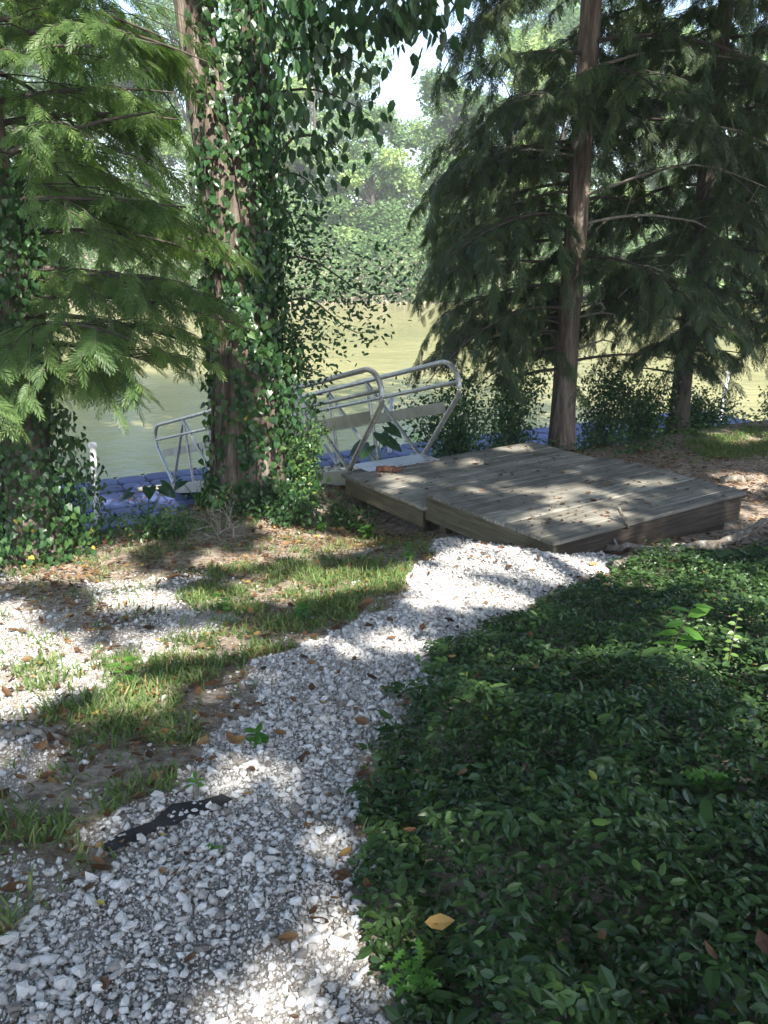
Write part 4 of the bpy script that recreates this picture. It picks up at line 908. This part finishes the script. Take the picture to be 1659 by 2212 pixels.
# ------------------------------------------------------------------ ground cover right, ivy and weeds along the bank
def cover():
    m = MB(); n = 380000; x = rng.uniform(-.45, 6.5, n); y = .45+rng.random(n)**1.25*6.8; p, q, g_, c_ = zones(x, y); e = fbm(x, y, .5, 17); thin = inpoly(x, y, COVER)
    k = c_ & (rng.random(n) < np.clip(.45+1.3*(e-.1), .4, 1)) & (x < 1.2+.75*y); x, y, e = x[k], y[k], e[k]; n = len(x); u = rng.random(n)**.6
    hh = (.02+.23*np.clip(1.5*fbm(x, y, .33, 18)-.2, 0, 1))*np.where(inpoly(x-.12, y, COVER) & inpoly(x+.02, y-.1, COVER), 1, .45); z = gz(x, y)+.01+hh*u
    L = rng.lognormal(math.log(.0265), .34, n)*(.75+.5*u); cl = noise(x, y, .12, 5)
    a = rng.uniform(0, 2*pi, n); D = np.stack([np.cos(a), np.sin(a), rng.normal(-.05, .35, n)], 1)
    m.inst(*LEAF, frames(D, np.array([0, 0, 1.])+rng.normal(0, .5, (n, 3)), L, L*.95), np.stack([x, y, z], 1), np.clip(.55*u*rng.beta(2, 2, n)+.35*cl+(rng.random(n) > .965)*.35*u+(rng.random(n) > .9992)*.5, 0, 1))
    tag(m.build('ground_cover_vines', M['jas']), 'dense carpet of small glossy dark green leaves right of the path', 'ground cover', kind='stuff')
    # low ivy and weeds along the bank edge and around the deck
    m = MB(); n = 60000; x = rng.uniform(-6.5, 9, n); y = rng.uniform(5.5, 15, n); s = bank_s(x, y); e = fbm(x, y, .6, 27)
    pr = np.where((s > -.75) & (s < 2.2), .25+1.1*(e-.3), 0); pr = np.where((s < -.2) & (x > -2.6) & (x < -.2), pr*.35, pr); pr = np.where((x > 4.2) & (s < -.3), pr*.15, pr)
    k = rng.random(n) < pr; x, y, s, e = x[k], y[k], s[k], e[k]
    uu = (x-DF[0])*U[0]+(y-DF[1])*U[1]; vv = (x-DF[0])*Vv[0]+(y-DF[1])*Vv[1]; k = ~((uu > -.12) & (uu < 2.95) & (vv > -.1) & (vv < 6)) | (vv > 3.3) & (uu > 1.5); x, y, s, e = x[k], y[k], s[k], e[k]; n = len(x)
    z = gz(x, y)+.02+(.08+.25*e*sstep(-.7, 0, s))*rng.random(n)
    m.inst(*HEART, frames(rand_dir(n, .3)+np.array([0, -.2, -.1]), np.array([0, -.2, 1.])+rng.normal(0, .4, (n, 3)), rng.uniform(.03, .07, n)), np.stack([x, y, z], 1), np.clip(rng.beta(2.2, 2, n), 0, .9))
    tag(m.build('bank_ivy', M['ivy']), 'low ivy and weeds spilling over the edge of the river bank', 'ivy', kind='stuff')
cover()

# ------------------------------------------------------------------ individual plants
def stem_plant(name, label, base, H, lean, nl, Lr, mtl, cat, group=None, tmpl=LEAF, tint=(.2, .9), wid=1.0, stems=1, spread=.0, updown=0.1):
    t = empty(name, base, label, cat, group); sm = MB(); lf = MB()
    for k in range(stems):
        d = np.array([lean[0]+rng.normal(0, spread), lean[1]+rng.normal(0, spread), 1.]); s = np.linspace(0, 1, 7); h = H*rng.uniform(.7, 1.1) if stems > 1 else H
        P = base+np.stack([d[0]*h*s**1.3, d[1]*h*s**1.3, h*s], 1); sm.tube(P, np.linspace(.004, .0015, 7)*(H/.35)**.5, 5)
        for i in range(nl):
            a = .22+.78*(i+.5)/nl; p0 = np.array([np.interp(a, s, P[:, j]) for j in range(3)]); az = i*pi+rng.normal(0, .5)+k
            D = np.array([cos(az), sin(az)*.7, updown+rng.normal(0, .15)]); L = rng.uniform(*Lr)
            lf.inst(*tmpl, frames(D[None], (np.array([0, -.25, 1.])+rng.normal(0, .25, 3))[None], L, L*wid), p0[None], [rng.uniform(*tint)])
    sm.build('stem', M['limb'], t, True); lf.build('foliage', M[mtl], t); return t
stem_plant('laurel_sapling', 'bright green long leaved sapling standing up from the dark ground cover at the right', G(1430, 1465, 0), .42, (.28, 0), 11, (.10, .15), 'sap', 'sapling', wid=.85)
stem_plant('lobed_seedling', 'lobed leaf seedling in the ground cover near the right edge, below the sapling', G(1520, 1760, .05), .14, (-.1, 0), 8, (.07, .10), 'sap', 'seedling', tmpl=LOBED, tint=(0, .5))
stem_plant('creeper_shoot', 'tall thin creeper shoot with paired round leaves by the right edge', G(1565, 1480, .02), .42, (.05, 0), 14, (.03, .045), 'jas', 'creeper', tint=(.8, .95), wid=1.3)
stem_plant('creeper_shoot', 'second creeper shoot with paired leaves, close to the right edge of the photo', G(1630, 1390, .02), .30, (-.05, 0), 10, (.03, .045), 'jas', 'creeper', tint=(.7, .93), wid=1.3)
stem_plant('pale_leaved_seedling', 'pale wide leaved seedling rising from gravel between the grass tufts', G(268, 1480, 0), .17, (0, 0), 6, (.05, .085), 'sap', 'seedling')
stem_plant('mint_seedling', 'small seedling beside the sunlit grass above the gravel, left of the path', G(480, 1325, 0), .13, (0, 0), 6, (.04, .07), 'sap', 'seedling')
stem_plant('broad_seedling', 'leafy seedling in the shaded grass left of the path middle', G(650, 1340, 0), .14, (.1, 0), 7, (.05, .08), 'sap', 'seedling', tint=(0, .4), stems=2, spread=.4)
stem_plant('clover_seedling', 'tiny green seedling alone in the gravel at the lower left', G(462, 1845, 0), .035, (0, 0), 6, (.03, .04), 'sap', 'seedling', tmpl=LOBED)
stem_plant('star_seedling', 'small seedling at the gravel edge beside the bent stick', G(425, 1710, 0), .06, (0, 0), 6, (.035, .05), 'sap', 'seedling')
stem_plant('gravel_weed', 'small dark weed growing in the middle of the gravel path', G(560, 1610, 0), .08, (0, 0), 8, (.035, .055), 'sap', 'weed', tint=(0, .2), stems=2, spread=.4)
stem_plant('oak_seedling', 'bright lobed seedling at the bottom edge between gravel and ground cover', G(900, 2170, 0), .10, (-.2, 0), 9, (.035, .055), 'sap', 'seedling', tmpl=LOBED, tint=(0, .6), stems=3, spread=.6)
stem_plant('leafy_weed', 'bushy weed on the soil just left of the deck', G(795, 1165, 0), .2, (.1, 0), 12, (.05, .08), 'sap', 'weed', tint=(0, .8), stems=5, spread=.45)
stem_plant('leafy_weed', 'small weed beside the whitish rotten branch', G(880, 1215, 0), .12, (0, 0), 7, (.04, .06), 'sap', 'weed', tint=(0, .8), stems=3, spread=.4)
stem_plant('leafy_weed', 'low weed on the lit soil below the massive tree', G(690, 1150, 0), .13, (0, 0), 8, (.04, .065), 'sap', 'weed', stems=3, spread=.4)
stem_plant('fern_weed', 'weed clump against the shaded front of the deck near the broken stick', G(1405, 1172, 0), .14, (0, 0), 9, (.03, .05), 'jas', 'weed', tint=(.4, .9), stems=6, spread=.5)
stem_plant('fern_weed', 'pale leaved weed clump under the right end of the deck', G(1540, 1130, 0), .16, (0, 0), 9, (.04, .06), 'jas', 'weed', tint=(.6, .93), stems=6, spread=.5)
for k_, (px_, py_, h_, lab_) in enumerate(((1490, 1420, .24, 'short leafy sprig just right of the bright sapling'), (1395, 1500, .18, 'small leafy sprig in the sunny patch below the bright sapling'), (1600, 1620, .22, 'leafy sprig with pale leaves near the right edge, halfway down the ground cover'),
                                          (1250, 1420, .14, 'low sprig standing out of the dark middle of the ground cover'), (930, 1480, .14, 'pale sprig where the ground cover meets the gravel'), (1080, 1560, .12, 'tiny sprig in the shaded ground cover left of its middle'), (1420, 1900, .13, 'sprig low in the ground cover towards the lower right corner'))):
    stem_plant('leafy_sprig', lab_, G(px_, py_, .03), h_, (rng.normal(0, .2), 0), 9, (.03, .048), 'jas', 'sprig', tint=(.7, .93), wid=1.2, stems=3, spread=.4)
# elephant ears
def taro(label, px, py, sc, nlv, seed):
    b = np.array([px, py, float(gz(px, py))-.05]); t = empty('elephant_ear_plant', b, label, 'plant', 'elephant ear plants on the bank'); r_ = np.random.default_rng(seed)
    tv = np.array([(0, 0, 0), (.5, 0, -.06), (1, 0, -.3), (-.35, .28, -.05), (-.1, .45, -.04), (.35, .4, -.08), (.7, .22, -.16), (-.35, -.28, -.05), (-.1, -.45, -.04), (.35, -.4, -.08), (.7, -.22, -.16)])
    tf = np.array([(0, 4, 3), (0, 1, 4), (4, 1, 5), (5, 1, 6), (6, 1, 2), (0, 7, 8), (0, 8, 1), (8, 9, 1), (9, 10, 1), (10, 2, 1)])
    for i in range(nlv):
        az = r_.uniform(0, 2*pi); H = sc*r_.uniform(.7, 1.1); e = b+np.array([cos(az)*.18, sin(az)*.12, H]); s_ = MB(); s_.tube([b, b*.5+e*.5-np.array([cos(az)*.05, 0, 0]), e], [.009, .006, .004], 6); so_ = s_.build('stalk', M['sap'], t, True)
        l = MB(); l.inst(tv, tf, frames(np.array([[cos(az), sin(az)-.4, -.55]]), np.array([[cos(az)*.3, -.6, .9]]), [sc*.30], [sc*.30]), e[None], [.0]); l.build('leaf', M['ivy'], so_)
taro('dark elephant ear plant rising against the blue dock, left of the massive tree', -2.35, 7.9, .5, 4, 3)
taro('smaller elephant ear plant close to the foot of the massive tree', -1.95, 8.35, .45, 3, 4)
taro('elephant ear plant at the dock edge behind the gangway foot', -.1, 10.5, .75, 6, 5)
# shrubs on the bank
def shrub(label, c, H, R, n, size, seed, leaf='ivy', tint=(0, .7), ns=9, group='shrubs along the river bank'):
    r_ = np.random.default_rng(seed); c = np.array([c[0], c[1], float(gz(c[0], c[1]))]); t = empty('bank_shrub', c, label, 'shrub', group); sm = MB(); LP = []
    for k in range(ns):
        a = r_.uniform(0, 2*pi); rr = R*r_.uniform(.2, 1); s = np.linspace(0, 1, 6); h = H*r_.uniform(.55, 1.05)
        P = c+np.stack([cos(a)*rr*s**1.2, sin(a)*rr*s**1.2, h*(s-.18*s**3)], 1); sm.tube(P, np.linspace(.012, .002, 6), 4)
        m_ = n//ns; f_ = r_.uniform(.15, 5, m_); q = np.stack([np.interp(f_, np.arange(6), P[:, j]) for j in range(3)], 1); LP.append(q+r_.normal(0, .12*(R/.6), (m_, 3)))
    sm.build('stem', M['limb'], t); LP = np.concatenate(LP); n = len(LP); f = MB()
    f.inst(*LEAF, frames(r_.normal(0, 1, (n, 3))+np.array([0, 0, -.3]), r_.normal(0, .6, (n, 3))+np.array([0, -.2, .8]), r_.uniform(*size, n)), LP, r_.uniform(*tint, n)); f.build('foliage', M[leaf], t)
def GP(px, t_): p = at(px, 1000, t_); return p[0], t_*.97
shrub('leafy bank shrub filling the gap between the gangway loop and the reddish trunk', (1.0, 11.3), 1.75, .8, 4200, (.04, .08), 1)
shrub('dark bank shrub against the left of the reddish trunk', (1.85, 12.0), 2.0, .75, 4200, (.04, .08), 2)
shrub('dark bank shrub close on the right of the reddish trunk', (3.3, 12.6), 1.7, .75, 4600, (.04, .07), 3)
shrub('low bank shrub between the two cypress trunks', (4.05, 12.9), 1.35, .7, 4200, (.04, .07), 4)
shrub('low bank shrub to the right of the slimmer grey trunk', (5.2, 13.6), .8, .6, 3200, (.04, .07), 5)
shrub('bank shrub beside the foot of the leaning white pipe', (6.9, 14.0), .55, .7, 3000, (.04, .07), 6)
shrub('tall bank shrub at the right edge of the photo', (7.7, 13.6), 2.4, 1.0, 6500, (.04, .08), 7)
shrub('low leafy shrub at the foot of the left ivy column', (-3.0, 7.15), .35, .4, 1300, (.04, .07), 8, tint=(.3, .95))
shrub('low leafy shrub sunlit on the bank below the elephant ears', (-2.0, 7.3), .2, .5, 900, (.035, .06), 9, tint=(.3, .95))
shrub('low leafy skirt of plants round the foot of the massive tree', (-1.1, 8.15), .28, .6, 1500, (.04, .07), 10, tint=(0, .7))
shrub('leafy plants between the massive tree and the deck', (-.45, 8.4), .2, .4, 700, (.035, .06), 11, tint=(0, .8))
shrub('ivy thicket at the far left edge of the bank', (-4.1, 7.2), 1.6, .7, 2600, (.045, .08), 12)
shrub('shrub climbing the right flank of the massive tree', (-.85, 8.55), 1.25, .26, 1700, (.035, .06), 13, tint=(.4, .95))

# ------------------------------------------------------------------ haze volume added to pale and brighten the far bank
def haze():
    m = bpy.data.materials.new('added_haze'); m.use_nodes = True; n = m.node_tree; n.nodes.clear(); o = n.nodes.new('ShaderNodeOutputMaterial')
    v = n.nodes.new('ShaderNodeVolumePrincipled'); v.inputs['Density'].default_value = .0016; v.inputs['Color'].default_value = (.93, .96, .97, 1); v.inputs['Anisotropy'].default_value = .1
    n.links.new(v.outputs[0], o.inputs['Volume']); b = MB(); b.box((-760, -360, -9), (1520, 0, 0), (0, 1620, 0), (0, 0, 44)); tag(b.build('haze', m), 'thin pale haze added to wash out the far bank', 'haze', kind='stuff')
haze()
